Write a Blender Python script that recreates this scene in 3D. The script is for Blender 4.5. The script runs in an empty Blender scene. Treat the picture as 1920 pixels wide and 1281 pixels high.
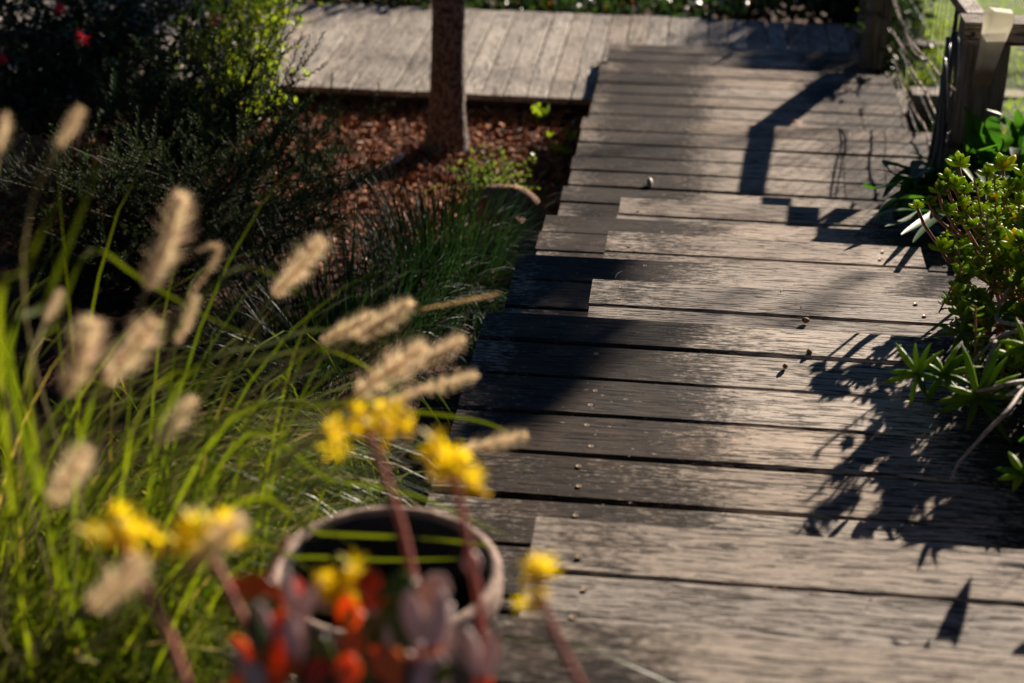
import bpy, math, random
from mathutils import Vector, Matrix, Quaternion
random.seed(11)
R = random.random
U = random.uniform
V = Vector
sc = bpy.context.scene
col = sc.collection

# ------------------------------------------------------------------ camera
F = 3000.0
CR = V((0.99319115, 0.11623351, 0.0078174))
CU = V((-0.05933887, 0.44700829, 0.89255951))
CF = V((-0.10025088, 0.88694609, -0.45086184))
cam = bpy.data.cameras.new('camera'); cam_o = bpy.data.objects.new('camera', cam); col.objects.link(cam_o)
cam_o.matrix_world = Matrix(((CR.x, CU.x, -CF.x, 0), (CR.y, CU.y, -CF.y, 0), (CR.z, CU.z, -CF.z, 0), (0, 0, 0, 1)))
cam.sensor_width = 36; cam.lens = F / 1920 * 36; cam.clip_start = .05; cam.clip_end = 300
cam.dof.use_dof = True; cam.dof.focus_distance = 3.45; cam.dof.aperture_fstop = 2.9; cam.dof.aperture_blades = 9
sc.camera = cam_o

def at(u, v, s):
    """point seen at photograph pixel (u,v), s metres in front of the camera"""
    return (CF + CR * ((u - 960) / F) - CU * ((v - 640.5) / F)) * s
def gp(u, v, z):
    d = at(u, v, 1); return d * (z / d.z)

# ------------------------------------------------------------------ light
AZ, EL = math.radians(25), math.radians(17.4)
SUN = V((math.sin(AZ) * math.cos(EL), math.cos(AZ) * math.cos(EL), math.sin(EL)))
sl = bpy.data.lights.new('sun', 'SUN'); so = bpy.data.objects.new('sun', sl); col.objects.link(so)
sl.energy = 5.0; sl.angle = math.radians(.5); sl.color = (1.0, .87, .73)
so.rotation_euler = SUN.to_track_quat('Z', 'Y').to_euler(); so.location = SUN * 30
w = bpy.data.worlds.new('World'); sc.world = w; w.use_nodes = True
nt = w.node_tree; bg = nt.nodes['Background']; sky = nt.nodes.new('ShaderNodeTexSky')
sky.sky_type = 'NISHITA'; sky.sun_disc = False; sky.sun_elevation = EL; sky.sun_rotation = AZ
sky.altitude = 1500; sky.air_density = .75; sky.dust_density = 0.; sky.ozone_density = 5.
nt.links.new(sky.outputs[0], bg.inputs[0]); bg.inputs[1].default_value = .05
sc.view_settings.view_transform = 'Standard'; sc.view_settings.look = 'None'
sc.view_settings.exposure = 1.55; sc.view_settings.gamma = 1
sc.render.engine = 'CYCLES'; sc.cycles.use_denoising = True
sc.cycles.max_bounces = 6; sc.cycles.transparent_max_bounces = 8

# ------------------------------------------------------------------ materials
class NT:
    def __init__(s, name):
        s.m = bpy.data.materials.new(name); s.m.use_nodes = True
        s.t = s.m.node_tree; s.b = s.t.nodes['Principled BSDF']; s.out = s.t.nodes['Material Output']
    def n(s, typ, **kw):
        x = s.t.nodes.new('ShaderNode' + typ)
        for k, v in kw.items():
            if hasattr(x, k): setattr(x, k, v)
            else: x.inputs[k.replace('_', ' ')].default_value = v
        return x
    def l(s, a, b): s.t.links.new(a, b)
    def rnd(s): return s.n('Attribute', attribute_name='rnd').outputs['Fac']
    def math(s, op, a, b=None, c=None, clamp=False):
        x = s.n('Math', operation=op); x.use_clamp = clamp
        for i, q in enumerate((a, b, c)):
            if q is None: continue
            if isinstance(q, (int, float)): x.inputs[i].default_value = q
            else: s.l(q, x.inputs[i])
        return x.outputs[0]
    def ss(s, v, lo, hi):
        x = s.n('MapRange', interpolation_type='SMOOTHSTEP'); s.l(v, x.inputs[0])
        x.inputs[1].default_value = lo; x.inputs[2].default_value = hi
        return x.outputs[0]
    def mix(s, f, a, b, mode='MIX'):
        x = s.n('Mix', data_type='RGBA', blend_type=mode)
        for i, q in ((0, f), (6, a), (7, b)):
            if isinstance(q, (int, float)): x.inputs[i].default_value = q
            elif isinstance(q, tuple): x.inputs[i].default_value = (*q, 1)
            else: s.l(q, x.inputs[i])
        return x.outputs[2]
    def ramp(s, v, stops):
        x = s.n('ValToRGB'); e = x.color_ramp.elements
        while len(e) < len(stops): e.new(.5)
        for q, (p, c) in zip(e, stops): q.position = p; q.color = (*c, 1)
        s.l(v, x.inputs[0]); return x.outputs[0]
    def noise(s, vec, scale, det=4, rough=.6):
        x = s.n('TexNoise'); x.inputs['Scale'].default_value = scale; x.inputs['Detail'].default_value = det
        x.inputs['Roughness'].default_value = rough
        if vec is not None: s.l(vec, x.inputs['Vector'])
        return x.outputs['Fac']
    def map(s, vec, sc_=(1, 1, 1)):
        x = s.n('VectorMath', operation='MULTIPLY'); s.l(vec, x.inputs[0]); x.inputs[1].default_value = sc_
        return x.outputs[0]
    def obj(s): return s.n('TexCoord').outputs['Object']
    def bump(s, h, st=.3, d=.01):
        x = s.n('Bump'); x.inputs['Strength'].default_value = st; x.inputs['Distance'].default_value = d
        s.l(h, x.inputs['Height']); s.l(x.outputs[0], s.b.inputs['Normal'])
    def col(s, c):
        if isinstance(c, tuple): s.b.inputs['Base Color'].default_value = (*c, 1)
        else: s.l(c, s.b.inputs['Base Color'])
    def set(s, **k):
        for a, b in k.items(): s.b.inputs[a.replace('_', ' ')].default_value = b
        return s

def wood(name, axis='x', stain='edges', light=(.395, .340, .288), dark=(.013, .010, .008), seed=0.):
    m = NT(name); o = m.obj(); r = m.rnd()
    off = m.n('CombineXYZ'); m.l(m.math('MULTIPLY', r, 37.), off.inputs[0]); m.l(m.math('MULTIPLY', r, 91.), off.inputs[1]); off.inputs[2].default_value = seed
    ad = m.n('VectorMath', operation='ADD'); m.l(o, ad.inputs[0]); m.l(off.outputs[0], ad.inputs[1]); p = ad.outputs[0]
    A = (lambda a, b: (a, b, b)) if axis == 'x' else (lambda a, b: (b, a, b))
    # gentle wander of the grain
    wn = m.n('TexNoise'); wn.inputs['Scale'].default_value = 3.; m.l(m.map(p, A(.8, 2.)), wn.inputs['Vector'])
    wo = m.map(wn.outputs['Color'], (0, .02, .0) if axis == 'x' else (.02, 0, 0))
    ad2 = m.n('VectorMath', operation='ADD'); m.l(p, ad2.inputs[0]); m.l(wo, ad2.inputs[1]); p = ad2.outputs[0]
    g1 = m.noise(m.map(p, A(4.5, 105)), 1, 6, .66)
    g2 = m.noise(m.map(p, A(24, 260)), 1, 4, .75)
    g3 = m.noise(m.map(p, A(17, 210)), 1, 4, .62)
    g4 = m.noise(m.map(p, A(4.5, 95)), 1, 3, .55)
    patchy = m.noise(m.map(p, A(3, 9)), 1, 2)
    cr = m.ss(m.math('ADD', g3, m.math('MULTIPLY', m.math('SUBTRACT', patchy, .5), .25)), .462, .43)   # open checks
    cr = m.math('MAXIMUM', cr, m.math('MULTIPLY', m.ss(g4, .40, .34), .9))
    blot = m.noise(m.map(o, (1, 1, 1)), 5.5, 6, .68)
    fine = m.noise(m.map(o, A(48, 120)), 1, 6, .78)
    tone = m.math('ADD', m.math('MULTIPLY', g1, .55), m.math('MULTIPLY', g2, .55))
    tone = m.math('ADD', tone, m.math('MULTIPLY', m.math('SUBTRACT', r, .5), .20))
    c = m.ramp(tone, [(.34, tuple(x * .35 for x in light)), (.48, tuple(x * .80 for x in light)), (.60, light), (.74, tuple(min(x * 1.35, .66) for x in light))])
    c = m.mix(m.math('MULTIPLY', m.ss(m.math('FRACT', m.math('MULTIPLY', r, 7.3)), .45, .95), .38), c, m.mix(1, c, (1.0, .84, .70), 'MULTIPLY'))
    sx = m.n('SeparateXYZ'); m.l(o, sx.inputs[0])
    if stain in ('edges', 'half'):
        e1 = m.ss(sx.outputs[0], .26, -.10); e2 = m.ss(sx.outputs[0], .36, .62)
        e1 = m.math('MULTIPLY', e1, m.math('SUBTRACT', 1., m.math('MULTIPLY', m.ss(sx.outputs[0], -.24, -.38), .35)))
        ed = m.math('MAXIMUM', e1, m.math('MULTIPLY', e2, .75))
        sv = m.math('ADD', m.math('MULTIPLY', ed, .57 if stain == 'edges' else .26), m.math('MULTIPLY', blot, .80))
        sv = m.math('ADD', sv, m.math('MULTIPLY', m.math('SUBTRACT', fine, .5), 1.25))
        sv = m.math('ADD', sv, m.math('MULTIPLY', m.math('SUBTRACT', r, .5), .20))
        k = m.ss(sv, .54, .90)
    else:
        sv = m.math('ADD', blot, m.math('MULTIPLY', m.math('SUBTRACT', fine, .5), .6))
        k = m.ss(sv, .52, .92)
    brown = m.mix(m.ss(m.noise(o, 9., 3), .45, .65), dark, (.032, .020, .013))
    c = m.mix(m.math('MULTIPLY', k, .93), c, brown)
    c = m.mix(m.math('MULTIPLY', cr, .85), c, (.012, .010, .009))
    # pale lichen flecks
    fl = m.ss(m.noise(m.map(o, A(60, 150)), 1, 2), .69, .74)
    c = m.mix(m.math('MULTIPLY', fl, m.math('MULTIPLY', k, .7)), c, (.34, .31, .27))
    # rust halo of the screws / sandy knots
    kn = m.ss(m.noise(m.map(p, A(4, 14)), 1, 2), .70, .80)
    c = m.mix(m.math('MULTIPLY', kn, .45), c, (.09, .05, .03))
    m.col(c)
    rr = m.ramp(tone, [(.3, (.72,) * 3), (.8, (.56,) * 3)]); m.l(rr, m.b.inputs['Roughness'])
    h = m.math('ADD', m.math('MULTIPLY', g1, .6), m.math('MULTIPLY', g2, .35))
    h = m.math('SUBTRACT', h, m.math('MULTIPLY', cr, .55)); m.bump(h, .75, .004)
    m.set(Specular_IOR_Level=.03)
    return m.m

def leafmat(name, a, b, trans=.45, rough=.5, spec=.4, tip=None, tint=None):
    """a..b across the random value; trans = share of light let through"""
    m = NT(name); r = m.rnd(); c = m.mix(r, a, b)
    if tip:
        c = m.mix(m.ss(r, .86, .93), c, tip)
    o = m.obj(); n = m.noise(o, 35, 3); c = m.mix(m.math('MULTIPLY', n, .5), c, m.mix(1, c, (.55, .55, .5), 'MULTIPLY'))
    m.col(c); m.set(Roughness=rough, Specular_IOR_Level=spec)
    if trans > 0:
        tr = m.n('BsdfTranslucent'); tc = m.mix(1, c, tint or (1.5, 1.55, .75), 'MULTIPLY'); m.l(tc, tr.inputs[0])
        mx = m.n('MixShader'); mx.inputs[0].default_value = trans
        m.l(m.b.outputs[0], mx.inputs[1]); m.l(tr.outputs[0], mx.inputs[2]); m.l(mx.outputs[0], m.out.inputs[0])
    return m.m

def plain(name, a, b=None, rough=.7, spec=.3, scale=30, bump=.3, metal=0.):
    m = NT(name); o = m.obj(); n = m.noise(o, scale, 6, .65)
    b = b or tuple(x * .5 for x in a)
    m.col(m.mix(m.ss(n, .3, .7), b, a)); m.set(Roughness=rough, Specular_IOR_Level=spec, Metallic=metal)
    if bump: m.bump(n, bump, .01)
    return m.m

M = {}
M['tread'] = wood('weathered_tread_timber')
M['half'] = wood('weathered_half_step_timber', 'x', 'half', (.355, .312, .272), seed=7.)
M['landing'] = wood('dark_landing_timber', 'x', 'edges', (.335, .280, .228), seed=13.)
M['deck'] = wood('pale_boardwalk_timber', 'y', 'all', (.41, .36, .305), seed=5.)
M['joist'] = plain('dark_joist_timber', (.07, .05, .04), (.03, .022, .018), .8, .2, 12)
M['post'] = wood('old_fence_timber', 'z', 'all', (.20, .165, .135), seed=9.)
M['screw'] = plain('screw_metal', (.42, .32, .22), (.26, .15, .08), .5, .4, 200, 0, .4)
M['hole'] = plain('dark_recess', (.01, .009, .008), None, .9, .1, 10, 0)

# wood along z: rotate grain by rebuilding the mapping
def post_wood():
    m = NT('fence_post_timber'); o = m.obj(); r = m.rnd()
    off = m.n('CombineXYZ'); m.l(m.math('MULTIPLY', r, 31.), off.inputs[0]); m.l(m.math('MULTIPLY', r, 17.), off.inputs[2])
    ad = m.n('VectorMath', operation='ADD'); m.l(o, ad.inputs[0]); m.l(off.outputs[0], ad.inputs[1])
    g = m.noise(m.map(ad.outputs[0], (60, 60, 4)), 1, 6, .65); k = m.ss(m.noise(m.map(ad.outputs[0], (45, 45, 3)), 1, 3), .42, .33)
    c = m.ramp(g, [(.3, (.05, .04, .032)), (.6, (.17, .14, .115)), (.8, (.30, .26, .22))])
    c = m.mix(m.math('MULTIPLY', k, .8), c, (.015, .012, .01)); m.col(c); m.set(Roughness=.75, Specular_IOR_Level=.3)
    m.bump(m.math('SUBTRACT', g, k), .8, .006); return m.m
M['post'] = post_wood()

def bark():
    m = NT('dark_ridged_bark'); o = m.obj()
    vo = m.n('TexVoronoi', feature='F1'); vo.inputs['Scale'].default_value = 1.
    wn = m.n('TexNoise'); wn.inputs['Scale'].default_value = 6.; m.l(o, wn.inputs['Vector'])
    ad = m.n('VectorMath', operation='MULTIPLY_ADD'); m.l(wn.outputs['Color'], ad.inputs[0]); ad.inputs[1].default_value = (.05,) * 3; m.l(o, ad.inputs[2])
    m.l(m.map(ad.outputs[0], (75, 75, 42)), vo.inputs['Vector'])
    n = m.noise(m.map(o, (28, 28, 60)), 1, 6, .7)
    h = m.math('ADD', m.math('MULTIPLY', vo.outputs['Distance'], .8), n)
    c = m.ramp(h, [(.45, (.026, .018, .014)), (.8, (.095, .066, .050)), (1., (.24, .19, .155))])
    m.col(c); m.set(Roughness=.85, Specular_IOR_Level=.25); m.bump(h, 1., .012); return m.m
M['bark'] = bark()
M['soil'] = plain('dark_garden_soil', (.10, .045, .026), (.035, .018, .012), .95, .1, 22, 1.)
M['chip'] = leafmat('bark_mulch_chip', (.13, .045, .018), (.52, .215, .095), 0, .85, .15, tip=(.50, .38, .28))
M['potsoil'] = plain('black_potting_soil', (.010, .008, .006), (.004, .003, .003), .95, .1, 60, 1.)
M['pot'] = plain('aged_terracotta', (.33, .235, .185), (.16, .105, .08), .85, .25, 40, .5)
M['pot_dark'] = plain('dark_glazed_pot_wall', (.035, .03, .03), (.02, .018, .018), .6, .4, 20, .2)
M['rock'] = plain('sandstone_boulder', (.36, .20, .12), (.11, .06, .035), .9, .15, 38, 1.)
M['wire'] = plain('dark_fence_wire', (.05, .045, .04), (.02, .02, .018), .5, .5, 50, 0, .6)
M['vine'] = plain('dry_climber_bark', (.40, .31, .23), (.14, .09, .06), .8, .2, 90, .5)
M['cane'] = plain('dark_cane_skin', (.045, .045, .04), (.02, .022, .024), .35, .6, 30, .1)
M['grass'] = leafmat('fountain_grass_blade', (.026, .055, .003), (.18, .205, .010), .48, .40, .22, tip=(.34, .25, .08))
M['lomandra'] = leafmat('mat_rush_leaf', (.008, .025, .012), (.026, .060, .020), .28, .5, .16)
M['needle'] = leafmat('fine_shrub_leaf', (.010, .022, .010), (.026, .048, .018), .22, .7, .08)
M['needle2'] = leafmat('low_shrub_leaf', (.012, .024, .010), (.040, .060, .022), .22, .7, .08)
M['bright'] = leafmat('bright_shrub_leaf', (.13, .21, .018), (.36, .44, .045), .6, .4, .25, tip=(.50, .46, .06))
M['twig'] = plain('shrub_twig', (.035, .022, .015), (.018, .012, .009), .8, .2, 60, .2)
M['red'] = leafmat('red_bottlebrush_filament', (.62, .02, .05), (.78, .07, .10), .35, .5, .3, tint=(1.2, .8, .8))
M['strap'] = leafmat('strap_leaf', (.018, .065, .010), (.06, .16, .018), .5, .45, .10)
M['succ'] = leafmat('succulent_leaf', (.17, .26, .022), (.42, .50, .05), .58, .5, .14, tip=(.50, .40, .04))
M['succ_stem'] = plain('succulent_stem', (.30, .13, .075), (.14, .055, .035), .6, .35, 50, .2)
M['star'] = leafmat('star_leaf', (.06, .13, .012), (.20, .27, .022), .45, .45, .12)
M['greystem'] = plain('grey_stem', (.34, .28, .25), (.18, .14, .12), .7, .3, 60, .2)
M['sedum'] = leafmat('pale_sedum_leaf', (.12, .20, .035), (.26, .34, .07), .4, .45, .4)
M['lawn'] = leafmat('lawn_blade', (.17, .28, .008), (.36, .47, .014), .52, .5, .12, tip=(.48, .50, .12))
M['lawnbase'] = plain('lawn_soil', (.06, .10, .012), (.03, .05, .010), .9, .1, 25, .6)
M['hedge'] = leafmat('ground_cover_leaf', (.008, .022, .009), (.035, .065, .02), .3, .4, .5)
M['plume'] = leafmat('plume_bristle', (.55, .44, .30), (.86, .78, .60), .68, .7, .05, tip=(.74, .50, .46), tint=(1.15, 1.05, .85))
M['straw'] = plain('straw_stem', (.34, .30, .12), (.22, .16, .06), .6, .3, 40, 0)
M['pink'] = plain('red_flower_stalk', (.42, .11, .075), (.30, .10, .08), .5, .4, 40, .1)
M['yellow'] = leafmat('yellow_petal', (.76, .56, .008), (.84, .70, .02), .5, .5, .3, tint=(1.2, 1.1, .7))
M['paddle'] = leafmat('paddle_leaf', (.50, .07, .014), (.80, .33, .05), .5, .3, .55, tint=(1.4, 1.0, .7))
M['paddlegreen'] = leafmat('paddle_leaf_green', (.05, .09, .015), (.11, .13, .02), .35, .3, .5)
M['paddlepale'] = leafmat('paddle_leaf_bloom', (.50, .38, .36), (.62, .50, .48), .25, .35, .5, tint=(1.1, .9, .9))
M['nut'] = plain('gumnut_husk', (.26, .11, .055), (.10, .045, .025), .7, .3, 200, .4)
M['palenut'] = plain('pale_seed_husk', (.62, .55, .36), (.30, .22, .11), .5, .4, 60, .2)
M['dryleaf'] = leafmat('fallen_dry_leaf', (.50, .15, .03), (.55, .22, .05), .2, .5, .3)
M['paleleaf'] = leafmat('bleached_leaf', (.72, .66, .52), (.80, .75, .62), .2, .5, .3, tint=(1, 1, 1))
M['canopy'] = leafmat('shade_tree_leaf', (.008, .022, .008), (.022, .042, .014), .08, .7, .1)

def gauge_mat():
    m = NT('frosted_clear_plastic'); o = m.obj(); sx = m.n('SeparateXYZ'); m.l(o, sx.inputs[0])
    k = m.ss(m.math('ADD', sx.outputs[2], m.math('MULTIPLY', m.noise(o, 18), .05)), .10, .055)
    c = m.mix(m.math('MULTIPLY', k, .85), (.78, .74, .58), (.22, .10, .05))
    m.col(c); m.set(Roughness=.35, Specular_IOR_Level=.5)
    tr = m.n('BsdfTranslucent'); m.l(c, tr.inputs[0]); tp = m.n('BsdfTransparent')
    m1 = m.n('MixShader'); m1.inputs[0].default_value = .5; m.l(m.b.outputs[0], m1.inputs[1]); m.l(tr.outputs[0], m1.inputs[2])
    m2 = m.n('MixShader'); m.l(m.math('ADD', m.math('MULTIPLY', m.ss(sx.outputs[2], .23, .16), .42), .06), m2.inputs[0]); m.l(m1.outputs[0], m2.inputs[1]); m.l(tp.outputs[0], m2.inputs[2])
    m.l(m2.outputs[0], m.out.inputs[0]); return m.m
M['gauge'] = gauge_mat()

# ------------------------------------------------------------------ mesh builder
class MB:
    def __init__(s): s.v = []; s.f = []; s.m = []; s.r = []
    def face(s, idx, r=.5, m=0): s.f.append(idx); s.r.append(r); s.m.append(m)
    def poly(s, pts, r=.5, m=0):
        b = len(s.v); s.v.extend(pts); s.face(tuple(range(b, b + len(pts))), r, m)
    def box(s, c, hx, hy, hz, r=.5, m=0, q=None):
        b = len(s.v)
        for x in (-1, 1):
            for y in (-1, 1):
                for z in (-1, 1):
                    d = V((x * hx, y * hy, z * hz)); d = q @ d if q else d
                    s.v.append(c + d)
        for f in ((0, 1, 3, 2), (4, 6, 7, 5), (0, 4, 5, 1), (2, 3, 7, 6), (0, 2, 6, 4), (1, 5, 7, 3)):
            s.face(tuple(b + i for i in f), r, m)
    def tube(s, pts, rad, n=6, r=.5, m=0, cap=True):
        b = len(s.v); k = len(pts); ref = V((.31, .2, .93))
        for i, p in enumerate(pts):
            d = (pts[min(i + 1, k - 1)] - pts[max(i - 1, 0)])
            d = d.normalized() if d.length > 1e-9 else V((0, 0, 1))
            a = d.cross(ref); a = a.normalized() if a.length > 1e-4 else d.orthogonal().normalized()
            c = d.cross(a); rr = rad[i] if isinstance(rad, (list, tuple)) else rad
            for j in range(n):
                t = 2 * math.pi * j / n; s.v.append(p + (a * math.cos(t) + c * math.sin(t)) * rr)
        for i in range(k - 1):
            for j in range(n):
                s.face((b + i * n + j, b + i * n + (j + 1) % n, b + (i + 1) * n + (j + 1) % n, b + (i + 1) * n + j), r, m)
        if cap:
            s.face(tuple(b + j for j in range(n))[::-1], r, m); s.face(tuple(b + (k - 1) * n + j for j in range(n)), r, m)
    def strip(s, pts, wid, side, r=.5, m=0, fold=0.):
        """ribbon along pts; side = sideways vector (or list); fold raises the edges (V section)"""
        b = len(s.v); k = len(pts)
        for i, p in enumerate(pts):
            sd = side[i] if isinstance(side, list) else side
            d = pts[min(i + 1, k - 1)] - pts[max(i - 1, 0)]
            nn = sd.cross(d); nn = nn.normalized() if nn.length > 1e-9 else V((0, 0, 1))
            h = wid[i] * .5
            if fold:
                s.v.extend((p - sd * h + nn * h * fold, p, p + sd * h + nn * h * fold))
            else: s.v.extend((p - sd * h, p + sd * h))
        n = 3 if fold else 2
        for i in range(k - 1):
            for j in range(n - 1):
                a = b + i * n + j; s.face((a, a + 1, a + n + 1, a + n), r, m)
    def leaf(s, p, d, up, L, W, r=.5, m=0, bend=0.):
        sd = d.cross(up); sd = sd.normalized() if sd.length > 1e-6 else d.orthogonal().normalized()
        nn = sd.cross(d)
        s.poly((p, p + d * L * .45 - sd * W * .5 + nn * bend * L, p + d * L, p + d * L * .45 + sd * W * .5 + nn * bend * L), r, m)
    def leaf6(s, p, d, up, L, W, r=.5, m=0, droop=.15):
        sd = d.cross(up); sd = sd.normalized() if sd.length > 1e-6 else d.orthogonal().normalized()
        nn = sd.cross(d).normalized(); b = len(s.v)
        q = [p, p + d * L * .3, p + d * L * .65 - nn * droop * L * .3, p + d * L * .97 - nn * droop * L]
        s.v.extend((q[0], q[1] - sd * W * .45 + nn * W * .12, q[1], q[1] + sd * W * .45 + nn * W * .12, q[2] - sd * W * .42 + nn * W * .12, q[2], q[2] + sd * W * .42 + nn * W * .12, q[3]))
        for f in ((0, 2, 1), (0, 3, 2), (1, 2, 5, 4), (2, 3, 6, 5), (4, 5, 7), (5, 6, 7)): s.face(tuple(b + i for i in f), r, m)
    def fat(s, p, d, up, L, W, T, r=.5, m=0, n=6, prof=((0, .25), (.25, .75), (.55, 1.), (.82, .8), (1, .12)), curve=0.):
        """a thick fleshy leaf: elliptical rings along d"""
        sd = d.cross(up); sd = sd.normalized() if sd.length > 1e-6 else d.orthogonal().normalized()
        nn = sd.cross(d).normalized(); b = len(s.v); k = len(prof)
        for t, wv in prof:
            c = p + d * (L * t) + nn * (curve * L * t * t)
            for j in range(n):
                a = 2 * math.pi * j / n; s.v.append(c + sd * (math.cos(a) * W * .5 * wv) + nn * (math.sin(a) * T * .5 * wv))
        for i in range(k - 1):
            for j in range(n):
                s.face((b + i * n + j, b + i * n + (j + 1) % n, b + (i + 1) * n + (j + 1) % n, b + (i + 1) * n + j), r, m)
        s.face(tuple(b + (k - 1) * n + j for j in range(n)), r, m)
    def blob(s, c, rx, ry, rz, r=.5, m=0, nu=8, nv=6, jit=0., q=None):
        b = len(s.v)
        for i in range(nv + 1):
            t = math.pi * i / nv
            for j in range(nu):
                a = 2 * math.pi * j / nu; k = 1 + U(-jit, jit)
                d = V((rx * math.sin(t) * math.cos(a) * k, ry * math.sin(t) * math.sin(a) * k, rz * math.cos(t) * k)); s.v.append(c + (q @ d if q else d))
        for i in range(nv):
            for j in range(nu):
                s.face((b + i * nu + j, b + (i + 1) * nu + j, b + (i + 1) * nu + (j + 1) % nu, b + i * nu + (j + 1) % nu), r, m)
    def build(s, name, mats, parent=None, org=None, smooth=True):
        me = bpy.data.meshes.new(name)
        if org is None: org = V(parent['_o']) if parent is not None else V((0, 0, 0))
        o0 = V(org); me.from_pydata([tuple(V(p) - o0) for p in s.v], [], s.f)
        for x in (mats if isinstance(mats, list) else [mats]): me.materials.append(M[x] if isinstance(x, str) else x)
        me.polygons.foreach_set('material_index', s.m)
        me.polygons.foreach_set('use_smooth', [smooth] * len(s.f))
        at_ = me.attributes.new('rnd', 'FLOAT', 'FACE'); at_.data.foreach_set('value', s.r)
        me.update()
        o = bpy.data.objects.new(name, me); col.objects.link(o)
        o['_o'] = tuple(o0)
        if parent is not None:
            o.parent = parent; po = V(parent['_o']); o.location = o0 - po
        else: o.location = o0
        return o

def tag(o, label=None, cat=None, group=None, kind=None):
    if label: o['label'] = label
    if cat: o['category'] = cat
    if group: o['group'] = group
    if kind: o['kind'] = kind
    return o
def thing(name, loc, label, cat, group=None):
    o = bpy.data.objects.new(name, None); col.objects.link(o); o.location = loc; o['_o'] = tuple(loc); o.empty_display_size = .1
    return tag(o, label, cat, group)

def lerp(a, b, t): return a + (b - a) * t
def interp(x, tab):
    if x <= tab[0][0]: return tab[0][1]
    for (a, b), (c, d) in zip(tab, tab[1:]):
        if x <= c: return lerp(b, d, (x - a) / (c - a))
    return tab[-1][1]
def rdir(): 
    z = U(-1, 1); t = U(0, 2 * math.pi); q = math.sqrt(1 - z * z); return V((q * math.cos(t), q * math.sin(t), z))
def bez(a, b, c, d, n):
    o = []
    for i in range(n + 1):
        t = i / n; u = 1 - t; o.append(a * u**3 + b * 3 * u * u * t + c * 3 * u * t * t + d * t**3)
    return o
def smooth_path(P, n=4):
    """Catmull-Rom through P"""
    o = []; k = len(P)
    for i in range(k - 1):
        a, b, c, d = P[max(i - 1, 0)], P[i], P[i + 1], P[min(i + 2, k - 1)]
        for j in range(n):
            t = j / n; o.append(.5 * ((2 * b) + (c - a) * t + (2 * a - 5 * b + 4 * c - d) * t * t + (3 * b - a - 3 * c + d) * t**3))
    o.append(P[-1]); return o

# ------------------------------------------------------------------ ground
GT = [(-12, -1.3), (.7, -1.34), (1.7, -1.62), (3, -1.85), (4, -2.05), (5, -2.22), (6, -2.38), (7, -2.43), (8.5, -2.46), (9.2, -2.7), (14, -2.9), (60, -3.2)]
def gz(x, y):
    z = interp(y, GT)
    if x > .9: z += .20 * min(1, (x - .9) / .3) * (1 - min(1, max(0, (y - 7.5) / 4)))
    return z
def sheet(name, x0, x1, nx, y0, y1, ny, mat, dz=0., rough=.015, kind='structure'):
    b = MB()
    for j in range(ny + 1):
        for i in range(nx + 1):
            x = lerp(x0, x1, i / nx); y = lerp(y0, y1, j / ny); b.v.append(V((x, y, gz(x, y) + dz + U(-rough, rough))))
    for j in range(ny):
        for i in range(nx):
            a = j * (nx + 1) + i; b.face((a, a + 1, a + nx + 2, a + nx + 1))
    o = b.build(name, mat, org=(0, 0, 0)); return tag(o, kind=kind)
b = MB()   # near garden plus a far skirt in one sheet
xs = [-60, -30, -12, -6] + [-4.5 + i * .09 for i in range(100)] + [6, 12, 30, 60]
ys = [-40, -12, -4] + [-1 + i * .09 for i in range(140)] + [14, 20, 35, 60, 100]
for y in ys:
    for x in xs: b.v.append(V((x, y, gz(x, y) + U(-.014, .014))))
nx = len(xs)
for j in range(len(ys) - 1):
    for i in range(nx - 1):
        a = j * nx + i; b.face((a, a + 1, a + nx + 1, a + nx))
tag(b.build('ground', 'soil', org=(0, 0, 0)), 'reddish brown garden soil under the planting', 'ground', kind='structure')
sheet('lawn', 1.0, 9, 60, 5.2, 16, 80, 'lawnbase', .02, .012)

# bark mulch
b = MB()
for i in range(14000):
    x = U(-2.6, -.30); y = U(4.6, 7.25)
    p = V((x, y, gz(x, y) + U(.004, .03))); d = rdir(); d.z *= .45; d.normalize()
    up = rdir(); L = U(.010, .032); W = L * U(.3, .65)
    sd = d.cross(up).normalized(); nn = sd.cross(d).normalized() * .004
    r = R() * .84 if R() < .95 else .95
    b.box(p, L / 2, W / 2, .003, r, 0, d.to_track_quat('X', 'Z') @ Quaternion((1, 0, 0), U(-.9, .9)))
tag(b.build('bark_mulch', 'chip', org=(0, 0, 0), smooth=False), 'red brown bark mulch spread around the tree trunk', 'mulch', kind='stuff')

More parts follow.
